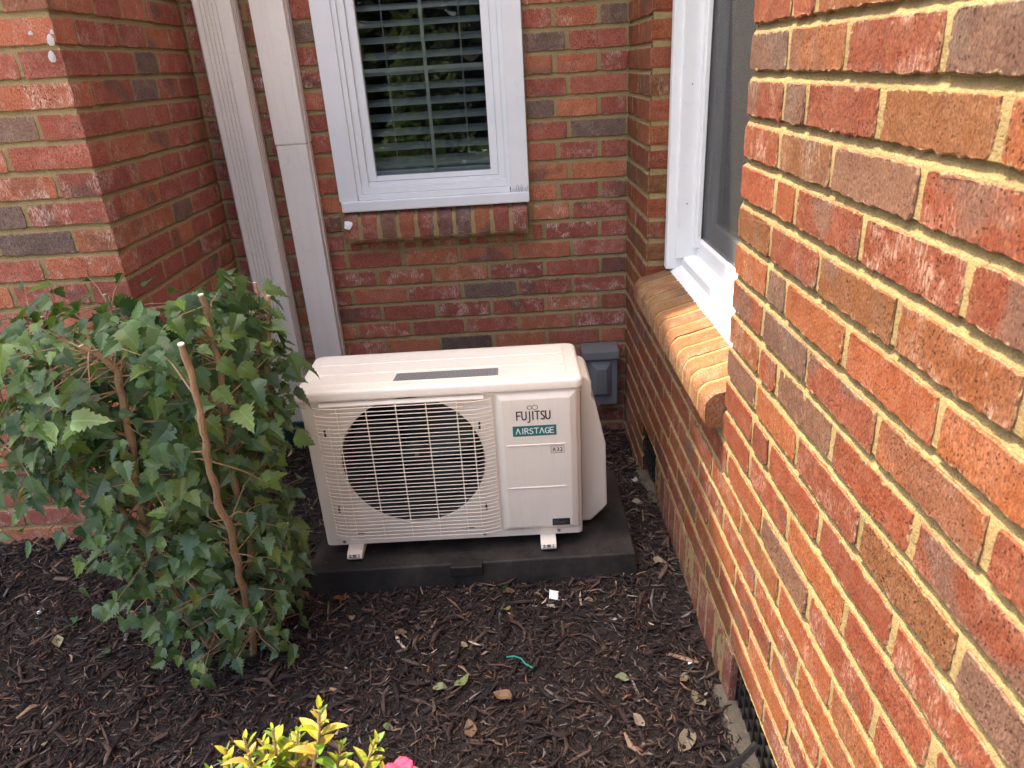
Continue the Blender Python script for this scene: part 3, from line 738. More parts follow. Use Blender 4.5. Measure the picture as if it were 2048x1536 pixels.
# wire guard
g = MB(); NW = 36
def front_y(x): 
    e = min(x-.034, .482-x); return -.006-.016*min(1, max(0, e/.045))**.6
for k in range(NW):
    z = .030+.392*k/(NW-1); x0, x1 = .034, .481
    if k == 0: x0 = .075
    if k == NW-2: x0, x1 = .078, .41
    xs = sorted(set([x0, .040, .050, .064, .085, .16, .24, .32, .40, .437, .455, .468, .476, x1])); xs = [x for x in xs if x0 <= x <= x1]
    g.tube([(x, front_y(x)+.0004*math.sin(k*5+x*9), z+.0006*math.sin(k*3.3)) for x in xs], .0012, 5)
for x, za, zb in ((.036,.03,.42),(.068,.05,.37),(.094,.03,.42),(.168,.026,.425),(.243,.026,.425),(.318,.026,.425),(.393,.026,.425),(.430,.05,.37),(.480,.034,.425)):
    y = front_y(x)+.0022; g.tube([(x,y,za),(x,y,(za+zb)/2),(x,y,zb)], .0016, 5)
g.build('wire_guard', M['ivory_wire'], ac, smooth=True)
for x, z, w, h in ((.052,.345,.005,.020),(.445,.345,.005,.020),(.052,.115,.005,.020),(.445,.100,.005,.020),(.098,.036,.022,.005),(.397,.036,.022,.005)):
    mb = MB(); mb.box((x-w/2-.0,-.0012,z-h/2),(x+w/2,.001,z+h/2)); mb.build('slot', M['dark'], body)
for x, z in ((.050,.010),(.434,.012),(.636,.012)):
    mb = MB(); mb.tube([(x,.0,z),(x,-.0025,z),(x,-.004,z)], [.0048,.0046,.002], 10); mb.build('screw', M['screw'], ac, smooth=True)
# valve cover
mb = MB(); mb.prism([(.703,.434),(.728,.424),(.738,.408),(.738,.368),(.748,.350),(.775,.225),(.779,.030),(.765,.012),(.732,-.022),(.703,-.022)], 1, .082, .225)
mb.build('valve_cover', M['ivory'], ac, bevel=.006, segs=3, smooth=True)
mb = MB(); mb.box((.7025,.05,.02),(.706,.0815,.40)); mb.build('side_gap', M['dark'], ac)
# feet
for x in (.060, .585):
    mb = MB(); mb.prism([(-.034,-.0255),(-.038,-.018),(-.034,-.009),(.0,-.0005),(.235,-.0005),(.235,-.0255)], 0, x, x+.042)
    f = mb.build('foot', M['ivory'], ac, bevel=.002)
    for dx, w in ((.009,.006),(.021,.011),(.033,.004)):
        h = MB(); h.tube([(x+dx,-.0350,-.0095),(x+dx,-.0352,-.0105)], w/2, 10); h.build('bolt_hole', M['dark'], f)
        h2 = MB(); h2.box((x+dx-w/2,-.0373,-.0190),(x+dx+w/2,-.0366,-.0138)); h2.build('bolt_hole', M['dark'], f)
# lettering
def text(body_, size, x, y, z, m, parent, sx=1., sz=1., align='LEFT', name='lettering', bold=0, space=1.):
    cu = bpy.data.curves.new('lettering', 'FONT'); cu.body = body_; cu.size = size; cu.align_x = align; cu.offset = bold; cu.extrude = .0003; cu.space_character = space
    ob = bpy.data.objects.new('lettering', cu); COL.objects.link(ob)
    dg = bpy.context.evaluated_depsgraph_get(); me = bpy.data.meshes.new_from_object(ob.evaluated_get(dg)); me.name = 'lettering'
    bpy.data.objects.remove(ob); me.materials.clear(); me.materials.append(m)
    o = link(bpy.data.objects.new(name, me), parent); o.location = (x, y, z); o.rotation_euler = (R(90), 0, 0); o.scale = (sx, sz, 1)
    return o, me
YP = -.0136
def spread(word, x0, x1, z, h, m, thick=.0006):
    """letters drawn as strokes so that their shapes follow the printed ones"""
    S = {'F': [[(0,0),(0,1),(.8,1)],[(0,.52),(.65,.52)]], 'U': [[(0,1),(0,.3),(.12,.06),(.4,0),(.68,.06),(.8,.3),(.8,1)]],
         'J': [[(.45,1),(.45,-.12),(.32,-.32),(.05,-.34)]], 'I': [[(.3,0),(.3,1)]], 'T': [[(0,1),(.86,1)],[(.43,1),(.43,0)]],
         'S': [[(.68,.9),(.45,1),(.16,.93),(.08,.74),(.2,.58),(.55,.44),(.68,.25),(.58,.06),(.3,0),(.04,.10)]],
         'A': [[(0,0),(.42,1),(.84,0)]], 'R': [[(0,0),(0,1),(.42,1),(.62,.86),(.62,.66),(.42,.52),(0,.52)],[(.36,.52),(.70,0)]],
         'G': [[(.78,.84),(.52,1),(.22,.92),(.04,.62),(.06,.3),(.26,.05),(.55,0),(.78,.12),(.78,.45),(.52,.45)]], 'E': [[(.7,1),(0,1),(0,0),(.7,0)],[(0,.52),(.58,.52)]]}
    wd = {'F':.78,'U':.8,'J':.55,'I':.5,'T':.86,'S':.74,'A':.84,'R':.70,'G':.80,'E':.70}
    gap = .22; tot = sum(wd[c] for c in word)+gap*(len(word)-1); k = (x1-x0)/tot; x = x0
    for c in word:
        mb = MB()
        for stx in S[c]:
            for (a, b), (c2, d) in zip(stx[:-1], stx[1:]):
                p, q = Vector((x+a*k, z+b*h)), Vector((x+c2*k, z+d*h)); t_ = (q-p).normalized(); nn = Vector((-t_.y, t_.x))*thick; p -= t_*thick*.7; q += t_*thick*.7
                mb.add([(p.x+nn.x,YP,p.y+nn.y),(q.x+nn.x,YP,q.y+nn.y),(q.x-nn.x,YP,q.y-nn.y),(p.x-nn.x,YP,p.y-nn.y)], [(0,1,2,3)])
        mb.v = [(a, b-.00003*i, c_) for i, (a, b, c_) in enumerate(mb.v)]
        mb.build('lettering', m, sp); x += (wd[c]+gap)*k
YP = -.0134; spread('FUJITSU', .5405, .6235, .360, .0225, M['ink'], .00165)
for cx, r_ in ((.5735,.0058),(.5865,.0072)):
    mb = MB(); nn = 22
    for k in range(nn):
        a, b = 2*math.pi*k/nn, 2*math.pi*(k+1)/nn; r1_, r2_ = r_-.0008, r_+.0008
        mb.add([(cx+r1_*math.cos(a),YP,.3935+r1_*math.sin(a)*.85),(cx+r2_*math.cos(a),YP,.3935+r2_*math.sin(a)*.85),(cx+r2_*math.cos(b),YP,.3935+r2_*math.sin(b)*.85),(cx+r1_*math.cos(b),YP,.3935+r1_*math.sin(b)*.85)], [(0,1,2,3)])
    mb.v = [(p[0], p[1]-.0001*(cx > .58), p[2]) for p in mb.v]
    mb.build('emblem', M['ink'], sp)
mb = MB(); mb.box((.5285,-.0135,.3135),(.6385,-.0129,.3425)); tl = mb.build('nameplate', M['teal'], sp)
YP = -.0137; spread('AIRSTAGE', .5365, .6315, .3205, .0150, M['white_ink'], .0012)
text('R32', .0165, .6262, -.0133, .2652, M['ink'], sp, 1.02, .95)
mb = MB()
for a, b in (((.6225,.2605),(.6565,.2613)),((.6225,.2803),(.6565,.2811)),((.6225,.2613),(.6233,.2803)),((.6557,.2613),(.6565,.2803))): mb.box((a[0],-.0134,a[1]),(b[0],-.0129,b[1]))
mb.build('label_border', M['ink'], sp)
mb = MB(); mb.box((.6195,-.0136,.0375),(.6665,-.0129,.0585)); lb = mb.build('rating_label', M['label'], sp)
for k in range(3):
    mb = MB(); mb.box((.623,-.0139,.0535-.005*k),(.623+(.014,.036,.030)[k],-.0137,.0545-.005*k)); mb.build('print_line', M['greybox'], lb)

# ------------------------------------------------------------------ leaf shapes
def lobed_leaf(seed):
    rr = random.Random(seed)
    half = [(0,0),(.13,-.03),(.27,.03),(.36,.12),(.31,.18),(.45,.27),(.35,.31),(.38,.40),(.24,.42),(.29,.52),(.20,.55),(.23,.67),(.13,.70),(.13,.80),(.05,.86),(0,1)]
    mb = MB(); n = len(half); fold = rr.uniform(.05,.45); dr = rr.uniform(.05,.55); tw = rr.uniform(-.3,.3); lean = rr.uniform(-.18,.18)
    for sgn in (1,-1):
        h = [(x*rr.uniform(.82,1.16), y+rr.uniform(-.02,.02)) for x, y in half]; h[0] = (0,0); h[-1] = (0,1.0)
        cup = rr.uniform(-.25,.35); vs = []
        for x, y in h: vs.append((sgn*x+lean*y*y, y, fold*x+cup*x*x-dr*y*y+tw*sgn*x*y+.06*math.sin(8*y+seed)*x))
        for x, y in h: m_ = min(.97, max(0, .02+.96*y)); vs.append((lean*m_*m_, m_, -dr*m_*m_))
        mb.add(vs, [(k, k+1, n+k+1, n+k) for k in range(n-1)])
    return mb
def oval_leaf(seed):
    rr = random.Random(seed); mb = MB(); fold = rr.uniform(.1,.5); dr = rr.uniform(-.1,.35)
    half = [(0,0),(.10,.08),(.20,.25),(.235,.45),(.20,.68),(.10,.88),(0,1)]
    for sgn in (1,-1):
        vs = [(sgn*x, y, fold*x-dr*y*y) for x, y in half]+[(0,y,-dr*y*y) for y in (.25,.45,.68)]
        mb.add(vs, [(0,1,2,7),(2,3,8,7),(3,4,9,8),(4,5,6,9)])
    return mb
LOB = [lobed_leaf(i) for i in range(10)]; LOBM = [l.mesh('leaf', M['leaf'], smooth=True) for l in LOB]
OV = [oval_leaf(i) for i in range(5)]; OVM = [l.mesh('leaf', M['azalea']) for l in OV]
def frame(n, tip):
    n = Vector(n).normalized(); y = Vector(tip); y = (y-n*y.dot(n)).normalized(); x = y.cross(n)
    return Matrix((x, y, n)).transposed()
class Cloud:
    """many leaves joined in one mesh, each with its own tint"""
    def __init__(s): s.v = []; s.f = []; s.c = []; s.o = 0
    def add(s, mb, mtx, col):
        V = np.array(mb.v) @ np.array(mtx.to_3x3()).T + np.array(mtx.translation); s.v.append(V)
        s.f += [tuple(i+s.o for i in f) for f in mb.f]; s.c += [col]*len(V); s.o += len(V)
    def build(s, name, m, parent=None, kind='stuff'):
        me = bpy.data.meshes.new(name); me.from_pydata(np.concatenate(s.v).tolist(), [], s.f); me.materials.append(m)
        a = me.color_attributes.new('tint', 'FLOAT_COLOR', 'POINT'); a.data.foreach_set('color', np.array([(*c, 1) for c in s.c], dtype=np.float32).ravel())
        o = link(bpy.data.objects.new(name, me), parent)
        if kind: o['kind'] = kind
        return o
def interp(tab, z):
    for (a, p), (b, q) in zip(tab[:-1], tab[1:]):
        if z <= b: return p+(q-p)*max(0, (z-a)/(b-a))
    return tab[-1][1]

# ------------------------------------------------------------------ lobed-leaf shrub by the pier
sh = thing('shrub', 'pruned green lobed-leaf shrub with bare tan stems, left of the air conditioner', 'shrub', (-1.12, -1.19, .04)); SO = sh.location
STEMS = {
 'a': ([(-1.098,-1.22,.03),(-1.065,-1.245,.175),(-1.05,-1.27,.34),(-1.03,-1.295,.477),(-1.026,-1.32,.556),(-1.016,-1.345,.646),(-.995,-1.37,.751),(-.977,-1.395,.842),(-.967,-1.42,.936)], .0105),
 'b': ([(-1.122,-1.18,.037),(-1.075,-1.183,.225),(-1.049,-1.186,.371),(-1.049,-1.189,.533),(-1.029,-1.191,.658),(-1.018,-1.194,.796),(-1.016,-1.197,.862),(-1.016,-1.2,.956)], .0105),
 'c': ([(-1.199,-1.2,.05),(-1.216,-1.213,.186),(-1.245,-1.227,.303),(-1.248,-1.24,.397),(-1.227,-1.253,.536),(-1.199,-1.267,.663),(-1.176,-1.28,.79),(-1.165,-1.293,.848),(-1.174,-1.307,.879),(-1.198,-1.32,.908)], .0115),
 'd': ([(-1.12,-1.15,.03),(-1.077,-1.13,.18),(-1.052,-1.11,.314),(-1.025,-1.09,.497),(-.996,-1.07,.642),(-.949,-1.05,.849),(-.945,-1.04,.90)], .008),
 'e': ([(-1.132,-1.2,.05),(-1.171,-1.23,.272),(-1.231,-1.26,.464),(-1.288,-1.29,.612),(-1.347,-1.32,.686),(-1.43,-1.36,.76)], .008),
 'f': ([(-1.176,-1.2,.044),(-1.237,-1.208,.228),(-1.325,-1.217,.439),(-1.334,-1.225,.647),(-1.32,-1.233,.71),(-1.364,-1.242,.806),(-1.42,-1.25,.87)], .0085),
 'g': ([(-1.132,-1.15,.03),(-1.085,-1.12,.219),(-1.042,-1.09,.443),(-1.012,-1.06,.664),(-.983,-1.03,.832),(-.984,-1.0,.92)], .008),
 'h': ([(-1.181,-1.2,.06),(-1.247,-1.183,.325),(-1.267,-1.167,.533),(-1.281,-1.15,.688),(-1.399,-1.133,.753),(-1.40,-1.117,.854),(-1.405,-1.1,.90)], .008),
 'i': ([(-1.14,-1.12,.04),(-1.20,-1.05,.30),(-1.28,-1.0,.55),(-1.33,-.97,.75),(-1.35,-.95,.90)], .008),
 'j': ([(-1.19,-1.20,.05),(-1.33,-1.15,.24),(-1.46,-1.12,.44),(-1.55,-1.10,.64),(-1.60,-1.08,.82)], .008),
 'k': ([(-1.10,-1.20,.04),(-1.03,-1.22,.15),(-.97,-1.22,.30),(-.95,-1.20,.42)], .005)}
def wobble(pts, n=4, amp=.004, seed=0):
    out = []
    for i in range(len(pts)-1):
        a, b = Vector(pts[i]), Vector(pts[i+1])
        for k in range(n):
            t_ = k/n; p = a.lerp(b, t_); w = noise.noise_vector((p.x*22+seed, p.y*22, p.z*22))*amp; out.append(p+w)
    out.append(Vector(pts[-1])); return out
twigs = []
for si, (k, (pts, r0)) in enumerate(STEMS.items()):
    w = wobble([Vector(p)-SO for p in pts], 4, .006, si); n = len(w)
    mb = MB(); mb.tube(w, [r0*.80*(1.10-.45*i/(n-1))*(1+.12*math.sin(i*2.1+si)) for i in range(n)], 8)
    st_ = mb.build('stem', M['bark'], sh, smooth=True)
    e, d_ = w[-1], (w[-1]-w[-2]).normalized(); r = r0*.53
    c = MB(); c.tube([e-d_*.001, e+d_*.0015], r*1.02, 8); c.build('cut_end', M['cut'], st_)
    for i in range(2, n-1):
        for _ in range(2):
            if random.random() < .8: twigs.append((w[i], (w[i]-w[max(0,i-1)]).normalized(), si))
RX = [(.0,-.985),(.08,-.975),(.2,-.965),(.35,-.94),(.5,-.93),(.6,-.905),(.73,-.885),(.85,-.92),(.97,-.98)]
LX = [(.0,-1.17),(.08,-1.21),(.2,-1.30),(.35,-1.46),(.5,-1.63),(.73,-1.74),(.85,-1.70),(.97,-1.55)]
def inside(p, pad=0.):
    z = p.z
    if z < .035 or z > .955: return False
    a, b = interp(LX, z)-pad, interp(RX, z)+pad; cx, rx = (a+b)/2, (b-a)/2
    ry = .15+.20*min(1, z/.5); cy = -1.25+.13*min(1, z/.7)
    return ((p.x-cx)/rx)**2+((p.y-cy)/ry)**2 < 1
GREENS = [(.044,.090,.030),(.056,.108,.031),(.034,.072,.028),(.070,.124,.030),(.046,.096,.035),(.096,.150,.032)]
OPEN = Vector((.5,-.8,.45)).normalized()      # roughly towards the camera; leaves before the stems are thinned along it
STEM_S = []
for k_, a_ in (('a',.62),('b',.25),('c',.45)):
    STEM_S += [(p, a_) for p in wobble([Vector(p) for p in STEMS[k_][0]], 4, .006, list(STEMS).index(k_))]
def hides_stem(p, s_):
    for q, pa in STEM_S:
        d_ = p-q; t_ = d_.dot(OPEN)
        if -.02 < t_ < .5 and (d_-OPEN*t_).length < s_*.75 and random.random() < pa: return True
    return False
leaves = []; tw = MB(); tries = 0
while len(leaves) < 2350 and tries < 140000:
    tries += 1
    b, d_, si = random.choice(twigs); b = b+SO
    if random.random() < .35: o_ = Vector((random.uniform(-1,1), random.uniform(-1,.7), random.uniform(-.5,.6)))
    else: o_ = Vector((random.uniform(-1,1), random.uniform(-1,.8), random.uniform(-.2,.9)))
    ln = random.uniform(.03,.17); p = b+o_.normalized()*ln
    if not inside(p): continue
    if p.x < -1.30 and p.z < .58 and random.random() < .62: continue     # thin lower left, brick shows through
    if p.z < .62 and p.x < -1.2 and random.random() < .30: continue
    out = Vector((p.x+1.25, p.y+1.12, 0)); out = out.normalized() if out.length > .01 else Vector((0,-1,0))
    nrm = Vector((0,0,1))*random.uniform(.35,1.1)+out*random.uniform(.1,.9)+Vector((random.uniform(-.5,.5), random.uniform(-.8,.3), random.uniform(-.2,.3)))
    tip = out*random.uniform(.2,1)+Vector((random.uniform(-1,1), random.uniform(-1,.6), random.uniform(-.8,.1)))
    s_ = random.uniform(.025,.052)*(1.3 if random.random() < .16 else 1)*(1 if p.z > .25 else .85)
    if hides_stem(p, s_): continue
    mtx = Matrix.LocRotScale(p-SO, frame(nrm, tip).to_quaternion(), (s_, s_, s_))
    c = random.choice(GREENS)
    if random.random() < .07: c = random.choice([(.11,.18,.035),(.16,.19,.04),(.09,.16,.05)])
    k = random.uniform(.9,1.4); leaves.append((p, mtx, (c[0]*k, c[1]*k, c[2]*k), random.randrange(10)))
    q = p-SO; bb = b-SO
    if random.random() < .38: tw.tube([bb, bb.lerp(q,.5)+Vector((random.uniform(-.01,.01),random.uniform(-.01,.01),random.uniform(0,.018))), q], [.0019,.0013,.0007], 5)
tw.build('twigs', M['bark'], sh, smooth=True)['kind'] = 'stuff'
leaves.sort(key=lambda l: (l[0]-CAM).length + random.uniform(0,.12)); fol = Cloud()
for i, (p, mtx, c, v) in enumerate(leaves):
    if i < 300:
        o = link(bpy.data.objects.new('leaf', LOBM[v]), sh); o.matrix_local = mtx; o.color = (*c, 1)
    else: fol.add(LOB[v], mtx, c)
fol.build('foliage', M['foliage'], sh)
for p, nrm, tip, s_ in (((-1.205,-1.40,.797),(.1,-.6,.8),(1,-.1,.35),.062),((-1.235,-1.40,.790),(-.3,-.7,.6),(-.5,-.1,-.8),.058)):   # two leaves with sunlight put into their pale colour
    o = link(bpy.data.objects.new('leaf', LOBM[1]), sh); o.matrix_local = Matrix.LocRotScale(Vector(p)-SO, frame(nrm, tip).to_quaternion(), (s_,)*3); o.color = (.36,.50,.22,1); o['label'] = 'leaf coloured pale yellow-green as if sunlit'

# ------------------------------------------------------------------ azalea at the bottom edge
az = thing('shrub', 'low yellow-green azalea with one pink flower at the bottom edge', 'shrub', (-.76, -2.02, .04)); AO = az.location
TIPS = [(-.828,-1.90,.540),(-.800,-1.90,.575),(-.770,-1.905,.600),(-.752,-1.90,.585),(-.735,-1.90,.607),(-.715,-1.90,.585),(-.705,-1.90,.600),(-.672,-1.90,.640),(-.655,-1.90,.575),(-.612,-1.90,.580),(-.60,-1.93,.565),(-.74,-1.93,.575),(-.79,-1.94,.560),(-.70,-1.94,.565),(-.85,-1.96,.55),(-.66,-1.97,.55),(-.57,-1.98,.54),(-.92,-2.02,.50),(-.50,-2.05,.48),(-.75,-2.06,.56),(-.65,-2.10,.52),(-.85,-2.10,.50)]
YG = [(.34,.36,.03),(.30,.35,.035),(.22,.30,.035),(.38,.32,.035),(.15,.26,.035),(.40,.28,.06)]
for i, tp in enumerate(TIPS):
    tp = Vector(tp); base = Vector((-.76+random.uniform(-.05,.05), -2.02+random.uniform(-.04,.04), .05)); mid = base.lerp(tp,.6)+Vector((0,0,.04))
    w = wobble([base-AO, mid-AO, tp-AO], 5, .006, i+40); mb = MB(); mb.tube(w, [.0045-.0030*k/(len(w)-1) for k in range(len(w))], 6); mb.build('stem', M['bark'], az, smooth=True)
    nl = 15 if i < 16 else 9
    def along(d_):
        k_ = len(w)-1
        while k_ > 0 and d_ > (w[k_]-w[k_-1]).length: d_ -= (w[k_]-w[k_-1]).length; k_ -= 1
        if k_ == 0: return w[0]
        return w[k_]+(w[k_-1]-w[k_]).normalized()*d_
    up = (w[-1]-w[-4]).normalized(); side = up.cross(Vector((0,1,0))).normalized(); back = up.cross(side)
    for k in range(nl):
        t_ = k/nl; a = k*2.4+i*1.3
        p = along(.002+.085*t_**1.2); out = side*math.cos(a)+back*math.sin(a)
        tip = (out*(.35+.75*t_)+up*(1.0-.55*t_)+Vector((random.uniform(-.2,.2), random.uniform(-.2,.2), random.uniform(-.15,.15)))).normalized()
        nrm = up*(.5+.5*t_)-out*(1.0-.75*t_)
        s_ = (.011+.024*min(1, t_*1.5))*random.uniform(.75,1.25)
        o = link(bpy.data.objects.new('leaf', random.choice(OVM)), az); o.matrix_local = Matrix.LocRotScale(p, frame(nrm, tip).to_quaternion(), (s_*.95,s_,s_))
        c = random.choice(YG); kk = random.uniform(.75,1.15)*(1 if t_ < .7 else .85); o.color = (c[0]*kk, c[1]*kk, c[2]*kk, 1)
def petal(seed):
    rr = random.Random(seed); mb = MB(); nu, nv = 5, 5; vs = []
    for i in range(nv+1):
        t_ = i/nv; wd = math.sin(math.pi*(.12+.78*t_))**.8*.42
        for j in range(nu+1):
            s_ = j/nu*2-1; vs.append((wd*s_, t_, .25*s_*s_*wd+.15*math.sin(t_*2.5)+.03*math.sin(8*s_+seed)*t_))
    mb.add(vs, [(i*(nu+1)+j,i*(nu+1)+j+1,(i+1)*(nu+1)+j+1,(i+1)*(nu+1)+j) for i in range(nv) for j in range(nu)]); return mb.mesh('petal', M['flower'], smooth=True)
PET = [petal(i) for i in range(3)]
fl = thing('flower', 'pink azalea blossom', None, (0,0,0)) if False else link(bpy.data.objects.new('flower', None), az); fl.location = Vector((-.583,-1.935,.543))-AO
for k in range(15):
    a = k*2*math.pi/5.3+.3; ring_ = k/7
    rad = Vector((math.cos(a), math.sin(a)*.8, .15+.55*ring_+random.uniform(-.15,.2))); nrm = Vector((-rad.x*.5, -rad.y*.5, 1)); s_ = (.027-.006*ring_)*random.uniform(.85,1.1)
    o = link(bpy.data.objects.new('petal', PET[k % 3]), fl); o.matrix_local = Matrix.LocRotScale(rad*.004, frame(nrm, rad).to_quaternion(), (s_,)*3)

# ------------------------------------------------------------------ mulch chips and litter
def chips(n):
    x = rng.uniform(-2.75, -.01, n); y = rng.uniform(-2.3, -.012, n)
    keep = ~((x < XL-.0) & (y > YF)); x, y = x[keep], y[keep]
    keep = ~((x > -1.0) & (x < -.14) & (y > -.98) & (y < -.60)); x, y = x[keep], y[keep]; n = len(x); on_pad = np.zeros(n, bool)
    px_ = np.concatenate([rng.uniform(-.985,-.15,70), rng.uniform(-.22,-.15,25)]); py_ = np.concatenate([-.99+np.abs(rng.normal(0,.045,70)), rng.uniform(-.95,-.65,25)])
    x, y, on_pad = np.concatenate([x, px_]), np.concatenate([y, py_]), np.concatenate([on_pad, np.ones(95, bool)]); n = len(x)
    big = rng.random(n)
    L = np.where(big < .10, rng.uniform(.030,.072,n), rng.uniform(.006,.028,n)); Wc = L*rng.uniform(.035,.18,n)+.001; Wc = np.minimum(Wc, .012); T = np.minimum(Wc*rng.uniform(.25,.7,n), .006); sc_ = np.where(on_pad, .30, 1.); L, Wc, T = L*sc_, Wc*sc_, T*sc_
    a = rng.uniform(0, 2*np.pi, n); tilt = rng.normal(0, .20, n)*np.where(on_pad, .1, 1.); roll = rng.normal(0, .5, n)
    z = np.array([gz(p, q) for p, q in zip(x, y)]) + rng.uniform(-.002,.014,n); z = np.where(on_pad, .1252, z)
    ca, sa, ct, st_ = np.cos(a), np.sin(a), np.cos(tilt), np.sin(tilt)
    ux = np.stack([ca*ct, sa*ct, st_], 1); uy0 = np.stack([-sa, ca, 0*a], 1); uz0 = np.cross(ux, uy0)
    uy = uy0*np.cos(roll)[:,None]+uz0*np.sin(roll)[:,None]; uz = np.cross(ux, uy)
    c = np.stack([x, y, z], 1); V = np.zeros((n, 12, 3)); t0 = rng.uniform(.2,.9,(n,1)); t1 = rng.uniform(.1,.7,(n,1)); bend = rng.normal(0,.12,(n,1))*L[:,None]
    k = 0
    for e, tap in ((-1, t0), (0, np.ones((n,1))), (1, t1)):
        off = uy*bend*(1-abs(e))
        for sy, sz in ((-1,-1),(1,-1),(1,1),(-1,1)):
            V[:, k] = c + ux*(L/2*e)[:,None] + off + uy*(Wc/2*sy)[:,None]*tap + uz*(T/2*sz)[:,None]*tap; k += 1
    F = np.array([(0,3,2,1),(8,9,10,11)]+[(g*4+i, g*4+(i+1) % 4, g*4+4+(i+1) % 4, g*4+4+i) for g in (0,1) for i in range(4)])
    FF = (F[None]+(np.arange(n)*12)[:,None,None]).reshape(-1, 4)
    base = np.array([(.030,.021,.019),(.018,.013,.012),(.045,.030,.025),(.024,.019,.020),(.060,.044,.036),(.013,.011,.011)])[rng.integers(0,6,n)]
    pale = rng.random(n); base[pale < .025] = np.array((.15,.105,.075)); base[pale < .004] = np.array((.34,.28,.22)); base[(pale > .035) & (pale < .06)] = np.array((.11,.055,.035))
    base[(pale > .06) & (pale < .085)] = np.array((.10,.095,.095))
    base = base*rng.uniform(.7,1.3,(n,1))*np.array((1.95,1.85,1.76)); colr = np.repeat(np.concatenate([base, np.ones((n,1))], 1), 12, 0).astype(np.float32)
    me = bpy.data.meshes.new('mulch'); me.vertices.add(n*12); me.vertices.foreach_set('co', V.reshape(-1)); nf = len(FF)
    me.loops.add(nf*4); me.loops.foreach_set('vertex_index', FF.reshape(-1).astype(np.int32)); me.polygons.add(nf); me.polygons.foreach_set('loop_start', np.arange(nf, dtype=np.int32)*4)
    me.update(calc_edges=True); me.validate(); me.materials.append(M['chips'])
    at = me.color_attributes.new('tint', 'FLOAT_COLOR', 'POINT'); at.data.foreach_set('color', colr.ravel())
    o = link(bpy.data.objects.new('mulch', me)); o['kind'] = 'stuff'; o['label'] = 'dark brown shredded bark mulch over the bed'; o['category'] = 'mulch'
chips(95000)
DL = []
for sd_ in range(4):
    mb = oval_leaf(30+sd_); mb.v = [(x*1.25, y, z*2.2+.10*math.sin(7*y+sd_)) for x, y, z in mb.v]; DL.append(mb.mesh('fallen_leaf', M['dead']))
def litter(x, y, s_, ang, col, label, mesh=None, lift=.012, cat='leaf', name='fallen_leaf'):
    o = link(bpy.data.objects.new(name, mesh or random.choice(DL))); o.location = (x, y, gz(x, y)+lift); o.rotation_euler = (random.uniform(-.25,.25), random.uniform(-.25,.25), ang); o.scale = (s_,)*3; o.color = (col[0]*.62, col[1]*.62, col[2]*.62, 1)
    tag(o, label, cat, 'litter on the mulch'); return o
litter(-.898,-1.032,.045, 1.7,(.30,.11,.03),'curled orange leaf just in front of the pad, left of centre')
litter(-.487,-1.034,.048, .3,(.05,.12,.05),'green lobed leaf lying against the front of the black pad', LOBM[2])
litter(-.458,-1.050,.034,1.5,(.16,.07,.045),'flat reddish-brown bark flake beside the fallen green leaf', cat='bark')
litter(-.302,-.996,.050,1.4,(.42,.28,.17),'pale tan wood splinter by the right front of the pad', cat='bark')
litter(-.469,-1.109,.024,2.2,(.40,.33,.07),'tiny yellow leaf scrap below the fallen green leaf')
litter(-.574,-1.234,.024,.8,(.45,.34,.20),'small beige leaf scrap midway across the mulch')
litter(-.647,-1.353,.036,4.9,(.36,.38,.20),'pale green seed pod left of the green wire', cat='seed pod', name='seed_pod')
litter(-.597,-1.352,.042,5.2,(.28,.32,.11),'yellow-green wilted leaf beside the seed pod')
litter(-.552,-1.489,.046,.2,(.33,.12,.06),'long rust-brown leaf near the bottom edge')
litter(-.468,-1.393,.045,1.2,(.36,.16,.08),'curved orange-brown leaf below the green wire')
litter(-.197,-1.485,.036,.5,(.46,.36,.28),'dry pale leaf standing near the sunlit wall')
litter(-.2085,-1.362,.032,1.1,(.33,.36,.20),'pale green leaf on the mulch toward the right wall')
litter(-.725,-1.18,.038,1.5,(.24,.14,.08),'brown leaf in the middle of the mulch')
litter(-1.577,-1.195,.044,.6,(.50,.38,.23),'light tan wood flake at the far left', cat='bark')
litter(-1.585,-1.103,.050,1.8,(.10,.22,.09),'small green leaf left of the shrub', LOBM[4])
litter(-1.443,-1.213,.038,1.9,(.12,.24,.12),'green leaf fallen under the shrub', LOBM[5])
litter(-.045,-.51,.034,.3,(.60,.55,.50),'whitish leaf scrap in the gap behind the pad')
litter(-.055,-.67,.045,1.0,(.45,.37,.28),'tan leaf between the pad and the brick wall')
litter(-.052,-.97,.050,1.3,(.40,.29,.18),'dry curled leaf by the right corner of the pad')
litter(-.060,-1.440,.045,.4,(.36,.25,.17),'crumpled brown leaf beside the near vent')
litter(-.100,-1.500,.055,2.4,(.40,.28,.20),'dry leaf below the plastic strip')
for k in range(12):    # small scraps nobody would single out
    x, y = random.uniform(-1.7,-.05), random.uniform(-1.6,-1.05)
    litter(x, y, random.uniform(.010,.026), random.uniform(0,6), random.choice(((.40,.30,.20),(.30,.16,.09),(.55,.50,.44),(.24,.26,.10))), 'small dry leaf scrap scattered on the dark mulch', name='leaf_scrap')
pp = thing('paper_scrap', 'small white paper scrap on the mulch in front of the pad', 'paper', (-.358,-1.074,gz(-.358,-1.074)+.012), 'litter on the mulch')
mb = MB(); mb.add([(-.012,-.012,.004),(.010,-.015,.0),(.015,.010,.006),(-.009,.013,.011),(.001,-.002,.009)], [(0,1,4),(1,2,4),(2,3,4),(3,0,4)]); mb.build('scrap', M['paper'], pp)
gw = thing('garden_wire', 'short curved green wire lying on the mulch', 'wire', (-.450,-1.305,gz(-.450,-1.305)+.014), 'litter on the mulch')
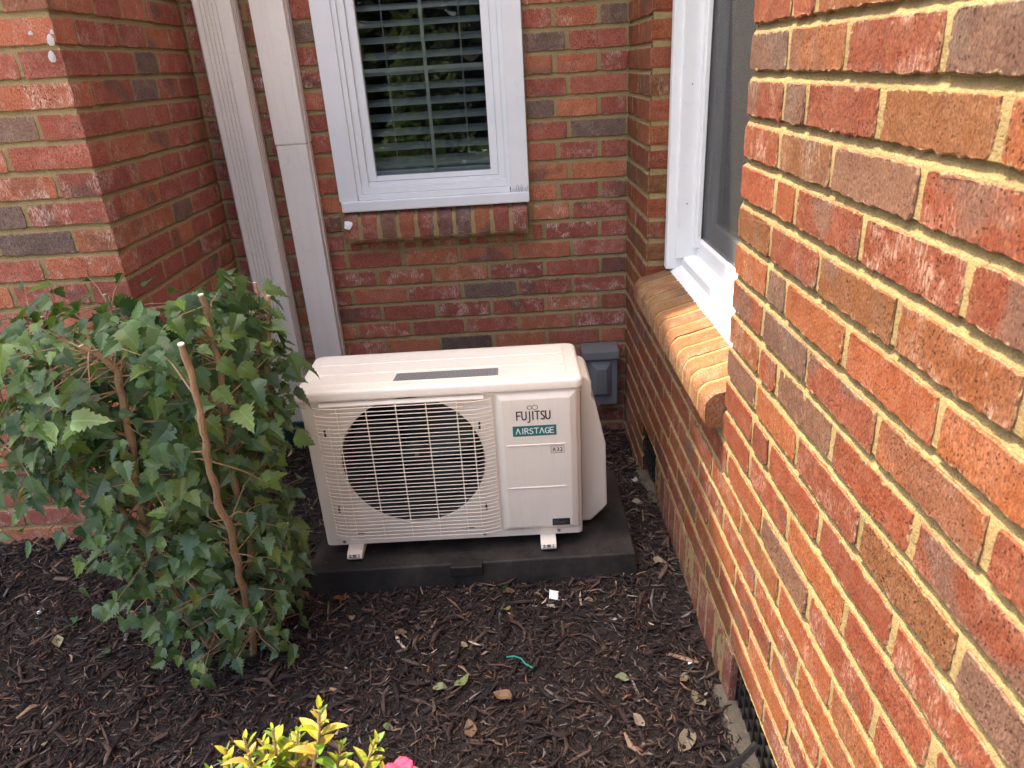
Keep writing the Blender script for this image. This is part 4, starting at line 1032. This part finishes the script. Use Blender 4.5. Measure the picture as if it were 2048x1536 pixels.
mb = MB(); mb.tube([(-.030,.024,.004),(-.012,.021,.008),(.003,.012,.010),(.014,-.004,.008),(.030,-.013,.004)], .0018, 6); mb.build('wire', M['wire'], gw, smooth=True)
for x, y, s_, lab in ((-.062,-1.320,.006,'white pebble near the foot of the sunlit wall'),(-1.71,-1.058,.007,'white pebble at the far left of the mulch')):
    bm = bmesh.new(); bmesh.ops.create_icosphere(bm, subdivisions=2, radius=1)
    for v in bm.verts: v.co *= 1+.25*noise.noise(v.co*1.5+Vector((x*9,y*9,0))); v.co.z *= .65
    me = bpy.data.meshes.new('pebble'); bm.to_mesh(me); bm.free(); me.materials.append(M['paper'])
    o = link(bpy.data.objects.new('pebble', me)); o.location = (x, y, gz(x,y)+.008); o.scale = (s_,s_*.8,s_); tag(o, lab, 'pebble', 'litter on the mulch')

# ------------------------------------------------------------------ the rest of the house (above the picture) that shades the bed
def slab(name, quad, th, m, label=None):
    mb = MB(); n = len(quad); mb.add([tuple(p) for p in quad]+[(p[0],p[1],p[2]+th) for p in quad], [tuple(range(n)), tuple(range(n,2*n))]+[(i,(i+1) % n,(i+1) % n+n,i+n) for i in range(n)])
    return structure(mb.build(name, m))
S = .634; ex = -1.25                      # wing roof: rake edge over the pier's return, rising away from the camera
zr = lambda y: 4.17 + (y+.213)*S
slab('roof', [(-6,-1.08,zr(-1.08)),(ex,-1.08,zr(-1.08)),(ex,4,zr(4)),(-6,4,zr(4))], .12, M['roofing'])
slab('roof', [(ex-.02,-.275,3.05),(4,-.275,3.05),(4,4,3.05+4.25*S),(ex-.02,4,3.05+4.25*S)], .12, M['roofing'])
mb = MB(); mb.box((-3.2,YF+.02,1.85),(XL-.01,YF+.10,3.60)); mb.box((-6,YF+.02,-.1),(-3.0,YF+.10,3.60)); mb.box((XL-.10,YF+.10,2.0),(XL-.02,0,3.60)); mb.box((XL-.1,.012,2.7),(1.0,.05,3.4)); mb.box((XL-.05,.06,0),(-1.07,.09,2.8)); mb.box((-.28,.06,0),(.3,.09,2.8)); mb.box((XR+.01,-3.2,2.7),(.10,.05,3.3))
structure(mb.build('house_wall', M['wingbrick']))

# ------------------------------------------------------------------ garden behind the camera, seen only in the window's reflection
def tree(name, label, x, y, h, r, n, cone, cols, size):
    t = thing(name, label, 'tree', (x, y, -.06)); mb = MB(); mb.tube([(0,0,0),(.02,0,h*.5),(0,.02,h*.95)], [.05*h/2,.03*h/2,.008], 8)
    mb.build('trunk', M['bark'], t, smooth=True); cl = Cloud(); tri = MB(); tri.add([(-.35,0,0),(.35,0,0),(.12,1,.1),(-.12,1,.1)], [(0,1,2,3)])
    for _ in range(n):
        u = random.random()
        if cone: z = h*(.06+.94*u**1.3); rr_ = r*(1-z/h)**.75*(.55+.5*random.random())*(1+.25*math.sin(z*9/h+3*random.random()))
        else: z = h*(.0+1.0*random.random()); q = (z/h-.42)/.60; rr_ = r*math.sqrt(max(0,1-q*q))*random.uniform(.6,1.05)
        a = random.uniform(0, 2*math.pi); d_ = Vector((math.cos(a), math.sin(a), random.uniform(-.1,.6))); nrm = Vector((random.uniform(-1,1), random.uniform(-1,1), 1)); s_ = size*random.uniform(.7,1.4)
        c = random.choice(cols); k = random.uniform(.6,1.25)
        cl.add(tri, Matrix.LocRotScale(Vector((math.cos(a)*rr_, math.sin(a)*rr_, z)), frame(nrm, d_).to_quaternion(), (s_,)*3), (c[0]*k, c[1]*k, c[2]*k))
    cl.build('crown', M['foliage'], t)
tree('evergreen_tree', 'cone-shaped evergreen mirrored in the small window', -1.62, -8.6, 2.15, .72, 4200, True, [(.060,.085,.035),(.085,.115,.045),(.040,.060,.026)], .085)
for i, (x, y, h, r) in enumerate(((-7.2,-15,3.9,2.3),(-4.2,-15.5,4.3,2.4),(-1.0,-15,4.0,2.3),(2.2,-15,3.8,2.3),(5.4,-14.6,4.0,2.4),(-10.4,-14.6,4.0,2.5))):
    tree('broadleaf_tree', ('round dark evergreen far behind the camera, %s of the row' % ('first','second','third','fourth','fifth','sixth')[i]), x, y, h, r, 2200, False, [(.028,.030,.022),(.036,.036,.026)], .45)
